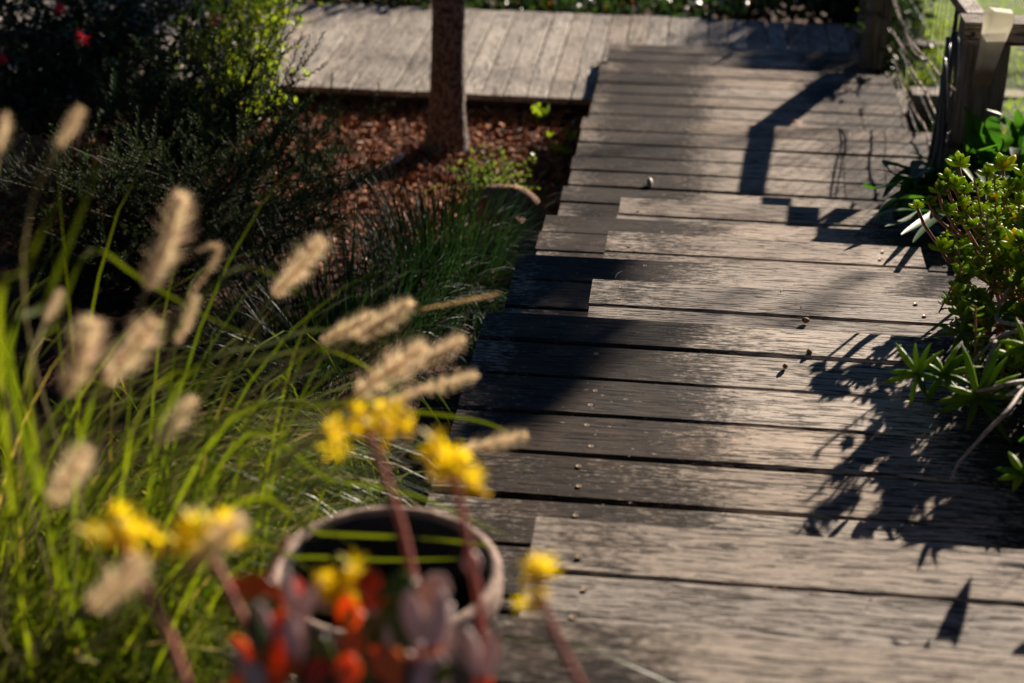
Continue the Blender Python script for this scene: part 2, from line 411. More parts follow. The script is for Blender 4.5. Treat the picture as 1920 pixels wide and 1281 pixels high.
# ------------------------------------------------------------------ timber stairs
BP = .145
def board(mb, x0, x1, y0, y1, zt, th=.030, bev=.006, axis='x', r=None, seg=14, warp=.0016):
    """one deck board with eased edges; y0 far edge, y1 near edge (y0>y1)"""
    r = R() if r is None else r
    wd = abs(y0 - y1); prof = [(0, -th), (0, -bev), (bev * .3, -bev * .3), (bev, 0), (wd * .5, U(-.0008, .0008)), (wd - bev, 0), (wd - bev * .3, -bev * .3), (wd, -bev), (wd, -th)]
    tz = U(-.0012, .0012); ty = U(-.0015, .0015); base = len(mb.v); n = len(prof)
    fa = U(0, 6); fb = U(2, 5)
    rings = []
    for i in range(seg + 1):
        t = i / seg; x = lerp(x0, x1, t); ring = []
        wz = warp * math.sin(fa + fb * x) + tz * (t - .5); wy = ty * (t - .5) * 2 + .0012 * math.sin(fa * 2 + 3.1 * x)
        for (a, h) in prof:
            e = U(-.0006, .0006) if h == 0 or abs(h) <= bev else 0
            q = (x, y0 - a + wy + e, zt + h + wz) if axis == 'x' else (y0 - a + wy + e, x, zt + h + wz)
            mb.v.append(V(q)); ring.append(len(mb.v) - 1)
        rings.append(ring)
    for i in range(seg):
        for j in range(n):
            k = (j + 1) % n
            mb.face((rings[i][j], rings[i][k], rings[i + 1][k], rings[i + 1][j]), r)
    for ring in (rings[0], rings[-1]):
        mb.poly([mb.v[k].copy() for k in ring], r)

def screw(mb, p):
    n = 10; b = len(mb.v); rr = (.0022, .0044, .0050)
    for k, q in enumerate(rr):
        for j in range(n):
            a = 2 * math.pi * j / n; mb.v.append(p + V((math.cos(a) * q, math.sin(a) * q, (.0002, .0005, -.001)[k])))
    for k in range(2):
        for j in range(n):
            mb.face((b + k * n + j, b + (k + 1) * n + j, b + (k + 1) * n + (j + 1) % n, b + k * n + (j + 1) % n), .5, 1)
    mb.face(tuple(b + j for j in range(n)), .5, 2)

stairs = thing('garden_stairs', (0, 4.4, -2.3), 'weathered grey timber garden stairs descending between plantings with dark stained boards', 'stairs')
def tread(name, x0, x1, y0, z, n, pitch=BP, sx=(-.12, .53), first=None, label=None, jit=.004, gaps=None):
    mb = MB(); y = y0
    for i in range(n):
        p = first if (i == 0 and first) else pitch
        gap = U(.0045, .007) if not gaps else gaps
        board(mb, x0 + U(-jit, jit), x1 + U(-jit, jit), y, y - p + gap, z + U(-.0012, .0012))
        for xx in sx:
            if R() < .8: screw(mb, V((xx + U(-.012, .012), y - p * .27 + U(-.008, .008), z + .0010)))
            if R() < .8: screw(mb, V((xx + U(-.012, .012), y - p * .72 + U(-.008, .008), z + .0010)))
        y -= p
    # bearers under the boards
    for xx in (x0 + .10, (x0 + x1) / 2, x1 - .10):
        mb.box(V((xx, (y0 - .02 + y) / 2, z - .030 - .030)), .022, (y0 - .02 - y) / 2, .030, .5, 3)
    o = mb.build(name, ['half' if name == 'half_step' else 'landing' if name == 'lower_landing' else 'tread', 'screw', 'hole', 'joist'], stairs, smooth=False)
    if label: o['label'] = label
    return o
RS = .0813
W4z = -1.433
XW0, XW1, XN0, XN1 = -.390, 1.02, -.190, .637
tread('lower_landing', -.400, .905, 7.800, -2.265, 5, BP, (.05, .75))
tread('lower_landing', -.410, .912, 7.192, -2.185, 10, BP, (.02, .72))
tread('lower_landing', -.395, 1.00, 5.893, -2.005, 8, .1465, (.0, .76))
tread('tread', XW0, XW1 - .1, 4.931, W4z - 6 * RS, 5, .140, (-.05, .72))
tread('half_step', XN0, XN1, 4.658, W4z - 5 * RS, 3, .147)
tread('tread', XW0, XW1, 4.293, W4z - 4 * RS, 5, .137, (-.06, .72))
tread('half_step', XN0, XN1, 3.997, W4z - 3 * RS, 3, .146)
tread('tread', XW0, XW1, 3.628, W4z - 2 * RS, 5, .156, (-.09, .72))
tread('half_step', XN0, XN1, 3.323, W4z - RS, 3, .145)
tread('upper_landing', XW0, XW1, 2.953, W4z, 8, .143, (-.14, .80), first=.130)
tread('half_step', XN0, XN1 + .2, 2.076, W4z + RS, 3, .150, (-.11, .62))
tread('tread', -.455, XW1, 1.708, W4z + 2 * RS, 6, .150, (-.34, .80))
tread('half_step', XN0, XN1 + .2, 1.24, W4z + 3 * RS, 3, .150)
tread('upper_landing', -.455, XW1, .86, W4z + 4 * RS, 8, .150, (-.34, .80))
# side stringers, one each side
for x in (-.33, .60):
    mb = MB(); P = [V((x, 7.75, -2.42)), V((x, 5.8, -2.19)), V((x, 4.3, -1.92)), V((x, 2.9, -1.58)), V((x, 1.6, -1.42)), V((x, -.2, -1.26))]
    for a, c in zip(P, P[1:]):
        q = (c - a).to_track_quat('Y', 'Z'); mb.box((a + c) / 2, .02, (c - a).length / 2, .055, .5, 0, q)
    mb.build('stringer', 'joist', stairs)

# ------------------------------------------------------------------ far boardwalk
walk = thing('boardwalk', (-.6, 7.8, -2.45), 'pale silvery timber boardwalk running across behind the tree trunk', 'boardwalk')
walk['kind'] = 'structure'
mb = MB(); x = 1.12
while x > -4.2:
    wd = .104 + U(-.002, .002)
    board(mb, 7.10 + U(-.006, .006), 8.56 + U(-.01, .01), x, x - wd + U(.004, .008), -2.33 + U(-.002, .002), .028, .004, 'y', None, 10, .0006)
    x -= wd
mb.build('decking', 'deck', walk, smooth=False)
mb = MB(); mb.box(V((-1.54, 7.16, -2.395)), 2.66, .02, .036); mb.box(V((-1.54, 8.50, -2.40)), 2.66, .02, .04)
for i in range(9): mb.box(V((-4.0 + i * .62, 7.83, -2.40)), .02, .64, .04)
mb.build('bearer', 'joist', walk)

# ------------------------------------------------------------------ garden tree with the dark trunk
def limb(mb, p, d, L, r0, r1, n=8, wig=.06, seg=10, bendz=0.):
    pts = []; rad = []; q = p.copy(); dd = d.normalized()
    for i in range(n + 1):
        pts.append(q.copy()); rad.append(lerp(r0, r1, i / n)); q += dd * (L / n); dd = (dd + rdir() * wig + V((0, 0, bendz))).normalized()
    mb.tube(pts, rad, seg); return pts
base = V((-1.035, 6.53, gz(-1.03, 6.53) - .03))
tree = thing('garden_tree', base, 'slim tree with dark ridged bark trunk standing in the bark mulch', 'tree')
mb = MB(); pts = []; rad = []
for i in range(66):
    h = i * .06
    lean = V((.012 * h + .012 * math.sin(h * 1.7), 0.004 * h, h)); pts.append(base + lean)
    rad.append(.074 + .042 * math.exp(-h / .13) + U(-.0022, .0022) - .006 * h)
mb.tube(pts, rad, 28)
for v_ in mb.v: v_ += V((U(-1, 1), U(-1, 1), 0)) * .0022
top = pts[-1]
tips = []
for k in range(6):
    a = k * 1.05 + .3; tips.append(limb(mb, top - V((0, 0, .1 + .07 * k)), V((math.cos(a) * 1.5, math.sin(a) * 1.5 - .7, .55)), 2.6, .032, .008, 8, .1, 8))
mb.build('trunk', 'bark', tree)
mb = MB()
for T in tips:
    for i in range(230):
        c = T[random.randint(3, 8)] + rdir() * (U(0, 1) ** .5) * .42
        d = (rdir() + V((0, 0, -.4))).normalized(); mb.leaf(c, d, rdir(), U(.06, .10), U(.018, .03), R())
for i in range(13500):  # wide leaf layer overhead, out of view, added to block light from the sky
    a = U(0, 6.283); q = 5.7 * R() ** .5; c = V((-1.2 + q * math.cos(a), 3.2 + q * math.sin(a), 1.75 + .9 * R() + .12 * (5.7 - q)))
    mb.leaf(c, (rdir() * .6 + V((0, 0, -.1))).normalized(), (rdir() + V((0, 0, 1.5))).normalized(), U(.20, .34), U(.10, .16), R())
mb.build('crown', 'canopy', tree)

# ------------------------------------------------------------------ shade tree beyond the lawn (throws the dappled shade)
b0 = V((5.6, 11.5, gz(5.6, 11.5) - .05))
st = thing('shade_tree', b0, 'spreading tree beyond the lawn whose crown dapples the garden', 'tree')
mbT = MB(); mbC = MB(); mbC2 = MB()
cl = []   # (target point in the garden, travel along the sun ray, radius, leaves)
def clump(p, t, rad, n, flat=1.): cl.append((p + SUN * t, rad, n, flat))
for u_, v_, r_, n_ in ((1050, 500, .10, 130), (1010, 545, .11, 150), (975, 600, .11, 150), (1065, 605, .10, 160), (1000, 632, .05, 60), (925, 615, .06, 70), (1110, 555, .05, 50), (1130, 495, .05, 50), (1100, 650, .045, 45), (1065, 690, .035, 34), (1030, 722, .035, 34), (995, 755, .035, 34), (960, 790, .035, 34), (900, 680, .06, 60), (872, 800, .05, 40)):
    clump(gp(u_, v_, W4z if v_ > 585 else W4z - 2 * RS), 8.2, r_, n_)
for p_, r_, n_ in (((-2.6, 5.5, -1.9), .42, 520), ((-2.9, 6.6, -2.0), .60, 620), ((-2.2, 4.6, -1.9), .50, 520), ((-3.2, 5.2, -1.9), .6, 500), ((-1.75, 5.1, -2.0), .30, 230), ((-1.05, 4.5, -1.95), .24, 260), ((-.86, 4.45, -1.85), .16, 150), ((-.95, 2.75, -1.7), .36, 300), ((-.72, 3.35, -1.75), .26, 240), ((-1.3, 3.4, -1.8), .4, 330), ((-1.7, 4.6, -1.85), .42, 420), ((-1.4, 5.35, -2.1), .18, 180), ((-2.6, 5.0, -1.8), .6, 560), ((.35, 7.95, -2.33), .27, 420), ((.75, 8.25, -2.33), .36, 560), ((.20, 8.35, -2.33), .22, 260), ((.78, 7.75, -2.3), .17, 190), ((.40, 7.60, -2.27), .13, 110), ((-3.1, 7.9, -2.33), .5, 420), ((-1.95, 8.35, -2.33), .16, 60), ((-.86, 4.2, -1.9), .17, 110)):
    clump(V(p_), 8.0 + U(-.4, .6), r_, n_)
for c, r_, n_, fl in cl:
    big = 1.9 if r_ > .27 else 1.
    for i in range(n_):
        p = c + rdir() * (R() ** .45) * r_
        mbC.leaf(p, rdir(), rdir(), U(.055, .095) * big, U(.022, .036) * big, R())
trunk_pts = limb(mbT, b0, V((-.05, -.03, 1)), 2.0, .17, .12, 8, .03, 12)
for c, r_, n_, fl in cl:
    a = trunk_pts[random.randint(5, 8)]
    P = bez(a, a + V((0, 0, .5)), c + V((.5, .5, .05)), c + V((.04, .06, 0)), 8); mbT.tube(P, [lerp(.011, .003, i / 8) for i in range(9)], 6)
for i in range(2600):   # rest of the crown, high over the lawn
    c = trunk_pts[-1] + V((U(.2, 1.9), U(.2, 1.8), U(.3, 2.0))); mbC.leaf(c + rdir() * .3, rdir(), rdir(), U(.06, .10), U(.025, .04), R())
mbT.build('trunk', 'bark', st); mbC.build('crown', 'canopy', st)

# ------------------------------------------------------------------ unseen leaf ring added to cut sky light, left open toward the sun
b = MB()
for i in range(9000):
    az = U(0, 6.283); d = U(20, 25); k = (az - AZ + math.pi) % (2 * math.pi) - math.pi
    top_ = 15.5 + 2 * math.sin(az * 7) + 1.2 * math.sin(az * 17)
    if -.62 < k < .30: top_ = 1.6
    c = V((math.sin(az) * d, math.cos(az) * d, -3.2 + top_ * R() ** .8))
    b.leaf(c, rdir(), rdir(), U(1.0, 1.9), U(.7, 1.2), R())
tag(b.build('sky_block_ring', 'canopy', org=(0, 0, -3.2)), 'unseen ring of dark leaves added all round to block the low sky', 'added leaf ring', kind='stuff')

# ------------------------------------------------------------------ fence with mesh, rails, posts
P1 = V((.825, 7.58, 0)); P2 = V((.945, 5.20, 0))
fence = thing('timber_fence', V((.94, 6.2, -2.3)), 'old grey timber fence with thin wire mesh turning a corner beside the stairs', 'fence')
def postm(c, hw, hd, z0, z1, r, lean=0.):
    mb = MB(); n = 8
    for i in range(n + 1):
        z = lerp(z0, z1, i / n)
        for sx, sy in ((-1, -1), (1, -1), (1, 1), (-1, 1)):
            mb.v.append(V((c.x + lean * (i / n) + sx * (hw + U(-.002, .002)), c.y + sy * (hd + U(-.002, .002)), z)))
    for i in range(n):
        for j in range(4): mb.face((i * 4 + j, i * 4 + (j + 1) % 4, (i + 1) * 4 + (j + 1) % 4, (i + 1) * 4 + j), r)
    mb.face((n * 4, n * 4 + 1, n * 4 + 2, n * 4 + 3), r); mb.face((3, 2, 1, 0), r)
    return mb
postm(P1, .050, .050, -2.55, -1.575, .2, .09).build('post', 'post', fence, smooth=False)
postm(P2 + V((.005, 0, 0)), .068, .052, -2.50, -1.454, .6).build('post', 'post', fence, smooth=False)
postm(V((.872, 8.14, 0)), .036, .036, -2.6, -2.02, .8).build('post', 'post', fence, smooth=False)
postm(V((2.55, 5.24, 0)), .06, .06, -2.45, -1.444, .4).build('post', 'post', fence, smooth=False)
def rail(a, c, hw, hh, r):
    mb = MB(); q = (c - a).to_track_quat('Y', 'Z'); n = 10; L = (c - a).length
    for i in range(n + 1):
        for sx, sz in ((-1, -1), (1, -1), (1, 1), (-1, 1)):
            mb.v.append(a + q @ V((sx * (hw + U(-.0015, .0015)), L * i / n, sz * (hh + U(-.0015, .0015)))))
    for i in range(n):
        for j in range(4): mb.face((i * 4 + j, i * 4 + (j + 1) % 4, (i + 1) * 4 + (j + 1) % 4, (i + 1) * 4 + j), r)
    mb.face((3, 2, 1, 0), r); mb.face((n * 4, n * 4 + 1, n * 4 + 2, n * 4 + 3), r); return mb
M['rail'] = wood('fence_rail_timber', 'y', 'all', (.36, .30, .25), seed=2.)
M['railx'] = wood('fence_rail_timber_across', 'x', 'all', (.30, .25, .21), seed=3.)
rail(V((.915, 5.262, -1.397)), V((.925, 7.62, -1.562)), .030, .018, .3).build('top_rail', 'rail', fence, smooth=False)
rail(V((.863, 5.20, -1.416)), V((2.65, 5.22, -1.405)), .055, .036, .7).build('top_rail', 'railx', fence, smooth=False)
mb = MB()
yy = 5.30
def railz(y): return lerp(-1.415, -1.56, (y - 5.26) / 2.1)
k = 0
while yy < 7.22:
    mb.tube([V((.930 + U(-.004, .004), yy, -2.20 - .07 * (yy - 5.2))), V((.930 + U(-.004, .004), yy + U(-.01, .01), railz(yy)))], .0016, 4, cap=False); yy += .098
for h in (.12, .26, .40, .52):
    mb.tube([V((.930, 5.26 + i * .19, lerp(-2.2, -2.32, i / 10) + h + U(-.008, .008))) for i in range(11)], .0017, 4, cap=False)
for h in (.26, .27):
    mb.tube([V((.99 + i * .05, 5.15 + U(-.004, .004), -2.06 + h + .004 * math.sin(i * 2.2) + (.006 if i % 2 else 0))) for i in range(32)], .0022, 4, cap=False)
for zz in (-1.795, -1.785, -2.02):
    mb.tube([V((.95 + .078 * sx, 5.2 + .066 * sy, zz + U(-.003, .003))) for sx, sy in ((-1, -1), (1, -1), (1, 1), (-1, 1), (-1, -1))], .0028, 5, cap=False)
mb.build('wire_mesh', 'wire', fence)
mb = MB(); mb.blob(V((.893, 5.143, -1.416)), .007, .004, .007); mb.build('bolt', 'wire', fence)

# sleepers edging the lawn behind the fence
def sleeper(a, c, hh, label):
    mb = rail(a, c, .055, hh, R()); org = (a + c) / 2
    o = mb.build('timber_sleeper', 'railx', org=org, smooth=False); tag(o, label, 'sleeper', 'timber sleepers stepping the lawn')
sleeper(V((1.02, 7.98, -2.335)), V((2.0, 8.02, -2.335)), .085, 'timber sleeper with sunlit top edge farther up behind the fence')
sleeper(V((.985, 7.02, -2.30)), V((1.62, 7.06, -2.30)), .10, 'timber sleeper low behind the fence mesh beside the landing')
sleeper(V((1.30, 6.9, -2.26)), V((1.34, 7.95, -2.29)), .06, 'timber sleeper lying lengthwise in shade behind the fence')

# rain gauge
g0 = at(1840, 157, 5.12); g1 = at(1873, 27, 5.02)
ga = (g1 - g0).normalized(); gs = V((1, .1, 0)).normalized(); gs = (gs - ga * gs.dot(ga)).normalized(); gn = ga.cross(gs)
if gn.y > 0: gn = -gn
gauge = thing('rain_gauge', g0, 'frosted wedge shaped plastic rain gauge leaning on the fence corner post', 'rain gauge')
mb = MB(); L = (g1 - g0).length
secs = [(0, .026, .012), (.02, .027, .013), (.5, .034, .022), (.93, .043, .034), (1., .044, .036)]
for i, (t, hw, hd) in enumerate(secs):
    c = g0 + ga * L * t
    for sx, sy in ((-1, -1), (-.8, 1), (.8, 1), (1, -1)):
        mb.v.append(c + gs * hw * sx + gn * (hd * (sy + 1) * .8 - .004))
for i in range(len(secs) - 1):
    for j in range(4): mb.face((i * 4 + j, i * 4 + (j + 1) % 4, i * 4 + 4 + (j + 1) % 4, i * 4 + 4 + j))
mb.face((3, 2, 1, 0)); mb.build('body', 'gauge', gauge, smooth=False)
mb = MB(); c = g1; q0 = [c + gs * .046 * sx + gn * (.0288 * (sy + 1) - .005) for sx, sy in ((-1, -1), (-.85, 1), (.85, 1), (1, -1))]
q1 = [c + ga * .018 + gs * .036 * sx + gn * (.026 * (sy + 1) - .004) for sx, sy in ((-1, -1), (-.8, 1), (.8, 1), (1, -1))]
mb.v = q0 + q1
for j in range(4): mb.face((j, (j + 1) % 4, 4 + (j + 1) % 4, 4 + j))
mb.face((7, 6, 5, 4)); mb.build('funnel_top', 'gauge', gauge, smooth=False)

# dark canes behind the corner
cb = V((.90, 5.42, -2.18)); canes = thing('cane_clump', cb, 'clump of slender dark canes rising beside the fence corner', 'canes')
for (u0, v0, u1, v1, s, rr) in ((1745, 345, 1790, 70, 5.42, .011), (1757, 350, 1800, 60, 5.47, .012), (1766, 345, 1792, 80, 5.37, .010), (1776, 350, 1806, 60, 5.42, .012), (1786, 340, 1812, 95, 5.47, .011), (1768, 350, 1783, 110, 5.32, .009), (1752, 340, 1778, 140, 5.37, .008), (1778, 345, 1826, -30, 5.5, .011), (1770, 345, 1812, -30, 5.5, .010), (1784, 345, 1836, -30, 5.5, .010)):
    a = at(u0 - 10, v0, s - .03); c = at(u1 - 12, v1, s + .04)
    m_ = a.lerp(c, .5) + V((U(-.02, .03), U(-.02, .02), 0))
    mb = MB(); P = bez(a, a.lerp(m_, .6), m_.lerp(c, .3), c, 9); mb.tube(P, [rr * lerp(1, .75, i / 9) for i in range(10)], 7); mb.build('cane', 'cane', canes)

# climber stems on the mesh
vb = V((.93, 6.3, -2.25)); vine = thing('climber', vb, 'bare knobbly climber stems trailing over the fence wire', 'climber')
for path, rr in (([(1668, -20), (1684, 30), (1703, 72), (1722, 95), (1745, 120), (1765, 145), (1792, 172)], .0035),
                 ([(1673, -20), (1690, 40), (1704, 78), (1716, 100), (1737, 116)], .0028),
                 ([(1672, 56), (1683, 76), (1698, 100), (1703, 118), (1718, 145), (1733, 168), (1745, 195), (1757, 222), (1768, 250), (1776, 275)], .0040),
                 ([(1677, 118), (1686, 145), (1694, 170), (1705, 190), (1712, 205), (1730, 235)], .0042),
                 ([(1665, 88), (1671, 100)], .004), ([(1660, 135), (1664, 145)], .004),
                 ([(1756, 215), (1764, 238), (1772, 262), (1779, 290), (1782, 320)], .003), ([(1730, 228), (1738, 250), (1742, 270), (1752, 310)], .003)):
    mb = MB(); P = []
    for i, (u_, v_) in enumerate(path):
        P.append(at(u_, v_, lerp(7.0, 5.32, max(0, min(1, (u_ - 1660) / 120))) + U(-.03, .03)))
    Q = smooth_path(P, 4); mb.tube(Q, [rr * U(.8, 1.2) for _ in Q], 6)
    for q in Q[1::2]:
        for _ in range(2): mb.blob(q + rdir() * rr * 1.2, rr * U(.9, 1.8), rr * U(.9, 1.6), rr * U(1.1, 2.2), R(), 0, 6, 4)
    mb.build('stem', 'vine', vine)

# ------------------------------------------------------------------ plants helpers
def arch(p, d, L, droop, n=7, wig=.0):
    pts = [p.copy()]; dd = d.normalized()
    for i in range(n):
        p = p + dd * (L / n); dd = (dd + V((0, 0, -droop / n * (1 + 1.6 * i / n))) + rdir() * wig).normalized(); pts.append(p.copy())
    return pts
def blade(mb, pts, W, r, m=0, fold=0., roll=0.):
    k = len(pts) - 1; d = pts[1] - pts[0]; sd = d.cross(V((0, 0, 1))); sd = sd.normalized() if sd.length > 1e-5 else V((1, 0, 0))
    if roll: sd = (Quaternion(d.normalized(), roll) @ sd)
    wd = [W * min(1, .55 + 1.5 * i / k) * (1 - (i / k) ** 2.6) + W * .04 for i in range(k + 1)]
    mb.strip(pts, wd, sd, r, m, fold)
def needle_sprig(mb, pts, nl, L, W, m=1, rad=.0016, ang=.75):
    mb.tube(pts, [rad * lerp(1, .4, i / (len(pts) - 1)) for i in range(len(pts))], 4, R(), 0, False)
    k = len(pts) - 1
    for i in range(nl):
        t = (.15 + .85 * (i + R()) / nl) * k; j = min(int(t), k - 1); p = pts[j].lerp(pts[j + 1], t - j)
        ax = (pts[j + 1] - pts[j]).normalized(); o = ax.orthogonal().normalized(); o = Quaternion(ax, i * 2.4 + U(-.3, .3)) @ o
        d = (ax * U(.5, 1.1) + o * ang).normalized(); s_ = 1 - .45 * (i / nl) ** 3
        mb.leaf(p, d, ax, L * U(.7, 1.15) * s_, W * U(.8, 1.2), R(), m)

def curve_to(a, c, n=6, sag=.12):
    m1 = a.lerp(c, .35) + V((0, 0, (c - a).length * sag)) + rdir() * .03; m2 = a.lerp(c, .75) + rdir() * .02
    return bez(a, m1, m2, c, n)

def fine_shrub(name, label, base, tips, leafm, spread=.12, L=.022, W=.0042, nl=46, sub=5, sublen=.16, inner=0):
    t = thing(name, base, label, 'shrub', None); mb = MB()
    for c in tips:
        a = base + V((U(-spread, spread), U(-spread, spread), 0)); main = curve_to(a, c, 8)
        needle_sprig(mb, main, nl, L, W, 1, .0028)
        for k in range(sub):
            j = random.randint(3, 7); p = main[j]; ax = (main[min(j + 1, 8)] - main[j - 1]).normalized()
            d = (ax * .9 + rdir() * .75 + V((0, 0, .25))).normalized(); l = sublen * U(.5, 1.15)
            needle_sprig(mb, arch(p, d, l, -.25, 5, .06), int(nl * l / .22) + 6, L, W, 1, .0014)
    mb.build('foliage', ['twig', leafm], t); return t

def in_poly(x, y, P):
    c = False; j = len(P) - 1
    for i in range(len(P)):
        if (P[i][1] > y) != (P[j][1] > y) and x < (P[j][0] - P[i][0]) * (y - P[i][1]) / (P[j][1] - P[i][1]) + P[i][0]: c = not c
        j = i
    return c
def tips_in(P, n, s0, s1):
    xs_ = [p[0] for p in P]; ys_ = [p[1] for p in P]; o = []
    while len(o) < n:
        x, y = U(min(xs_), max(xs_)), U(min(ys_), max(ys_))
        if in_poly(x, y, P): o.append(at(x, y, U(s0, s1)))
    return o

# ------------------------------------------------------------------ left shrubs
tp = [at(u_, v_, s_) for u_, v_, s_ in ((345, 75, 5.1), (392, 45, 5.0), (400, 70, 4.9), (420, 95, 5.0), (470, 85, 5.0), (468, 65, 5.1), (530, 65, 5.0), (520, 50, 5.1), (578, 110, 5.05), (580, 130, 5.0), (560, 150, 5.0), (445, 110, 4.9), (500, 120, 4.95), (380, 120, 4.9), (350, 150, 4.9), (545, 185, 4.9), (410, 150, 4.85), (480, 165, 4.9), (300, 120, 5.0), (255, 140, 5.1), (220, 120, 5.1), (190, 165, 5.0), (160, 130, 5.2), (320, 95, 5.2))]
tp += tips_in([(140, 150), (600, 140), (590, 270), (160, 300)], 46, 4.7, 5.3)
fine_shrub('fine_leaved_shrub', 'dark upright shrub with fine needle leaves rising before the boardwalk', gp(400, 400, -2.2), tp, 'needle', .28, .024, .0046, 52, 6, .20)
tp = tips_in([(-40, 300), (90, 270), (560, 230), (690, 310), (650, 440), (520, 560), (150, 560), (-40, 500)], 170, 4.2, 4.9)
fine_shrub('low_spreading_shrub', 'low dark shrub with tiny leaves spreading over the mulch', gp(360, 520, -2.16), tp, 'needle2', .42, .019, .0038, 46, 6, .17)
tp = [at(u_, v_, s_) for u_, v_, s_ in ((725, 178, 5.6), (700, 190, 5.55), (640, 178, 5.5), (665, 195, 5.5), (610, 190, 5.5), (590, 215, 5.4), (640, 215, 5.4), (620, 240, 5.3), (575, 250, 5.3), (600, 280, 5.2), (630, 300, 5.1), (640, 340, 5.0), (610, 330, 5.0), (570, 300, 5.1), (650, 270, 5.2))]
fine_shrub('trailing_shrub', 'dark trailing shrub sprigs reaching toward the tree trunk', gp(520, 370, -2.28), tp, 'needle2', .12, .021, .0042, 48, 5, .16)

def leafy_shrub(name, label, base, tips, leafm, L, W, nl, sub, spread=.2):
    t = thing(name, base, label, 'shrub'); mb = MB()
    for c in tips:
        a = base + V((U(-spread, spread), U(-spread, spread), 0)); main = curve_to(a, c, 8); mb.tube(main, [lerp(.006, .0015, i / 8) for i in range(9)], 5, R(), 0, False)
        for k in range(sub):
            j = random.randint(4, 8); p = main[j]; d = (rdir() + V((0, 0, .5))).normalized(); tw = arch(p, d, U(.08, .2), .5, 5, .05)
            mb.tube(tw, .0012, 4, R(), 0, False)
            for i in range(nl):
                q = tw[1 + i % 5]; ax = (tw[-1] - tw[0]).normalized(); dd = (ax * .5 + rdir()).normalized(); mb.leaf6(q, dd, rdir(), L * U(.6, 1.2), W * U(.7, 1.2), R(), 1)
    mb.build('foliage', ['twig', leafm], t); return t
def bottlebrush(t, u_, v_, s, rr):
    c = at(u_, v_, s); mb = MB()
    for i in range(90):
        d = (rdir() + V((0, -.2, .4))).normalized(); mb.leaf(c + rdir() * rr * .25, d, rdir(), rr * U(.7, 1.2), .0025, R())
    mb.build('flower', 'red', t)
sh = leafy_shrub('bright_shrub', 'sunlit yellow green shrub with red flowers behind the dark needle shrub', gp(440, 190, -2.42), tips_in([(330, -40), (545, -40), (550, 60), (520, 110), (545, 190), (470, 230), (400, 250), (360, 120)], 58, 6.2, 6.9), 'bright', .042, .015, 9, 6, .25)
for a in ((405, 42, 5.75, .034), (545, 142, 5.9, .014)): bottlebrush(sh, *a)
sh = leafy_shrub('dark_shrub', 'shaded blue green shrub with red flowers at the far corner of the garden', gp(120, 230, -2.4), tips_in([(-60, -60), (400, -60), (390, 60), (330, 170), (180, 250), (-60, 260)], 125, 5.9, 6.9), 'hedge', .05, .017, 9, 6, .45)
for a in ((155, 75, 5.5, .032), (112, 17, 5.6, .028), (4, 112, 5.5, .028)): bottlebrush(sh, *a)

# ------------------------------------------------------------------ ground cover beyond the boardwalk
b = MB()
for i in range(9000):
    x = U(-4.2, 1.2); y = U(8.62, 9.7)
    top_ = interp(x, [(-3, .16), (-1.6, .10), (-1.2, -.02), (.0, .0), (.5, .16), (1.3, .40)]) * (1 - .3 * abs(y - 9) )
    p = V((x, y, -2.40 + U(-.15, 1) * max(top_ + .06, .05)))
    b.leaf6(p, (rdir() + V((0, -.5, .3))).normalized(), rdir(), U(.04, .085), U(.03, .05), R(), 0)
for i in range(70):
    x = U(-2.2, .6); p = V((x, 8.66 + U(0, .3), -2.36 + U(0, .06)))
    for k in range(4): b.leaf(p, rdir(), rdir(), .014, .012, R(), 1)
tag(b.build('ground_cover', ['hedge', 'dryleaf'], org=(0, 9, -2.4)), 'dark leafy ground cover along the far side of the boardwalk', 'ground cover', kind='stuff')
sh = leafy_shrub('boardwalk_shrub', 'dark bushy shrub growing at the far end of the boardwalk by the fence', V((1.05, 8.75, -2.45)), [V((U(.60, 1.15), U(8.6, 9.1), U(-2.3, -1.93))) for _ in range(70)], 'hedge', .06, .024, 9, 6, .25)
sh = leafy_shrub('fence_shrub', 'small dark shrub squeezed between the two slim fence posts', V((.93, 7.75, -2.42)), [V((U(.88, 1.00), U(7.5, 7.85), U(-2.25, -1.95))) for _ in range(14)], 'hedge', .05, .02, 8, 5, .06)

# ------------------------------------------------------------------ lawn blades
b = MB()
for i in range(26000):
    x = 1.0 + 3.2 * R() ** 1.4; y = U(5.4, 11.5)
    if 1.0 < x < 1.4 and 6.9 < y < 8.05 and abs(x - 1.32) < .06: continue
    p = V((x, y, gz(x, y) + .012)); d = V((U(-.7, .7), U(-.7, .7), 1)).normalized()
    pts = arch(p, d, U(.025, .055), U(.3, 1.2), 2); blade(b, pts, U(.003, .006), R() * .9 if R() < .97 else .95)
tag(b.build('lawn_grass', 'lawn', org=(2, 7, -2.2)), 'bright sunlit lawn grass behind the fence', 'grass', kind='stuff')

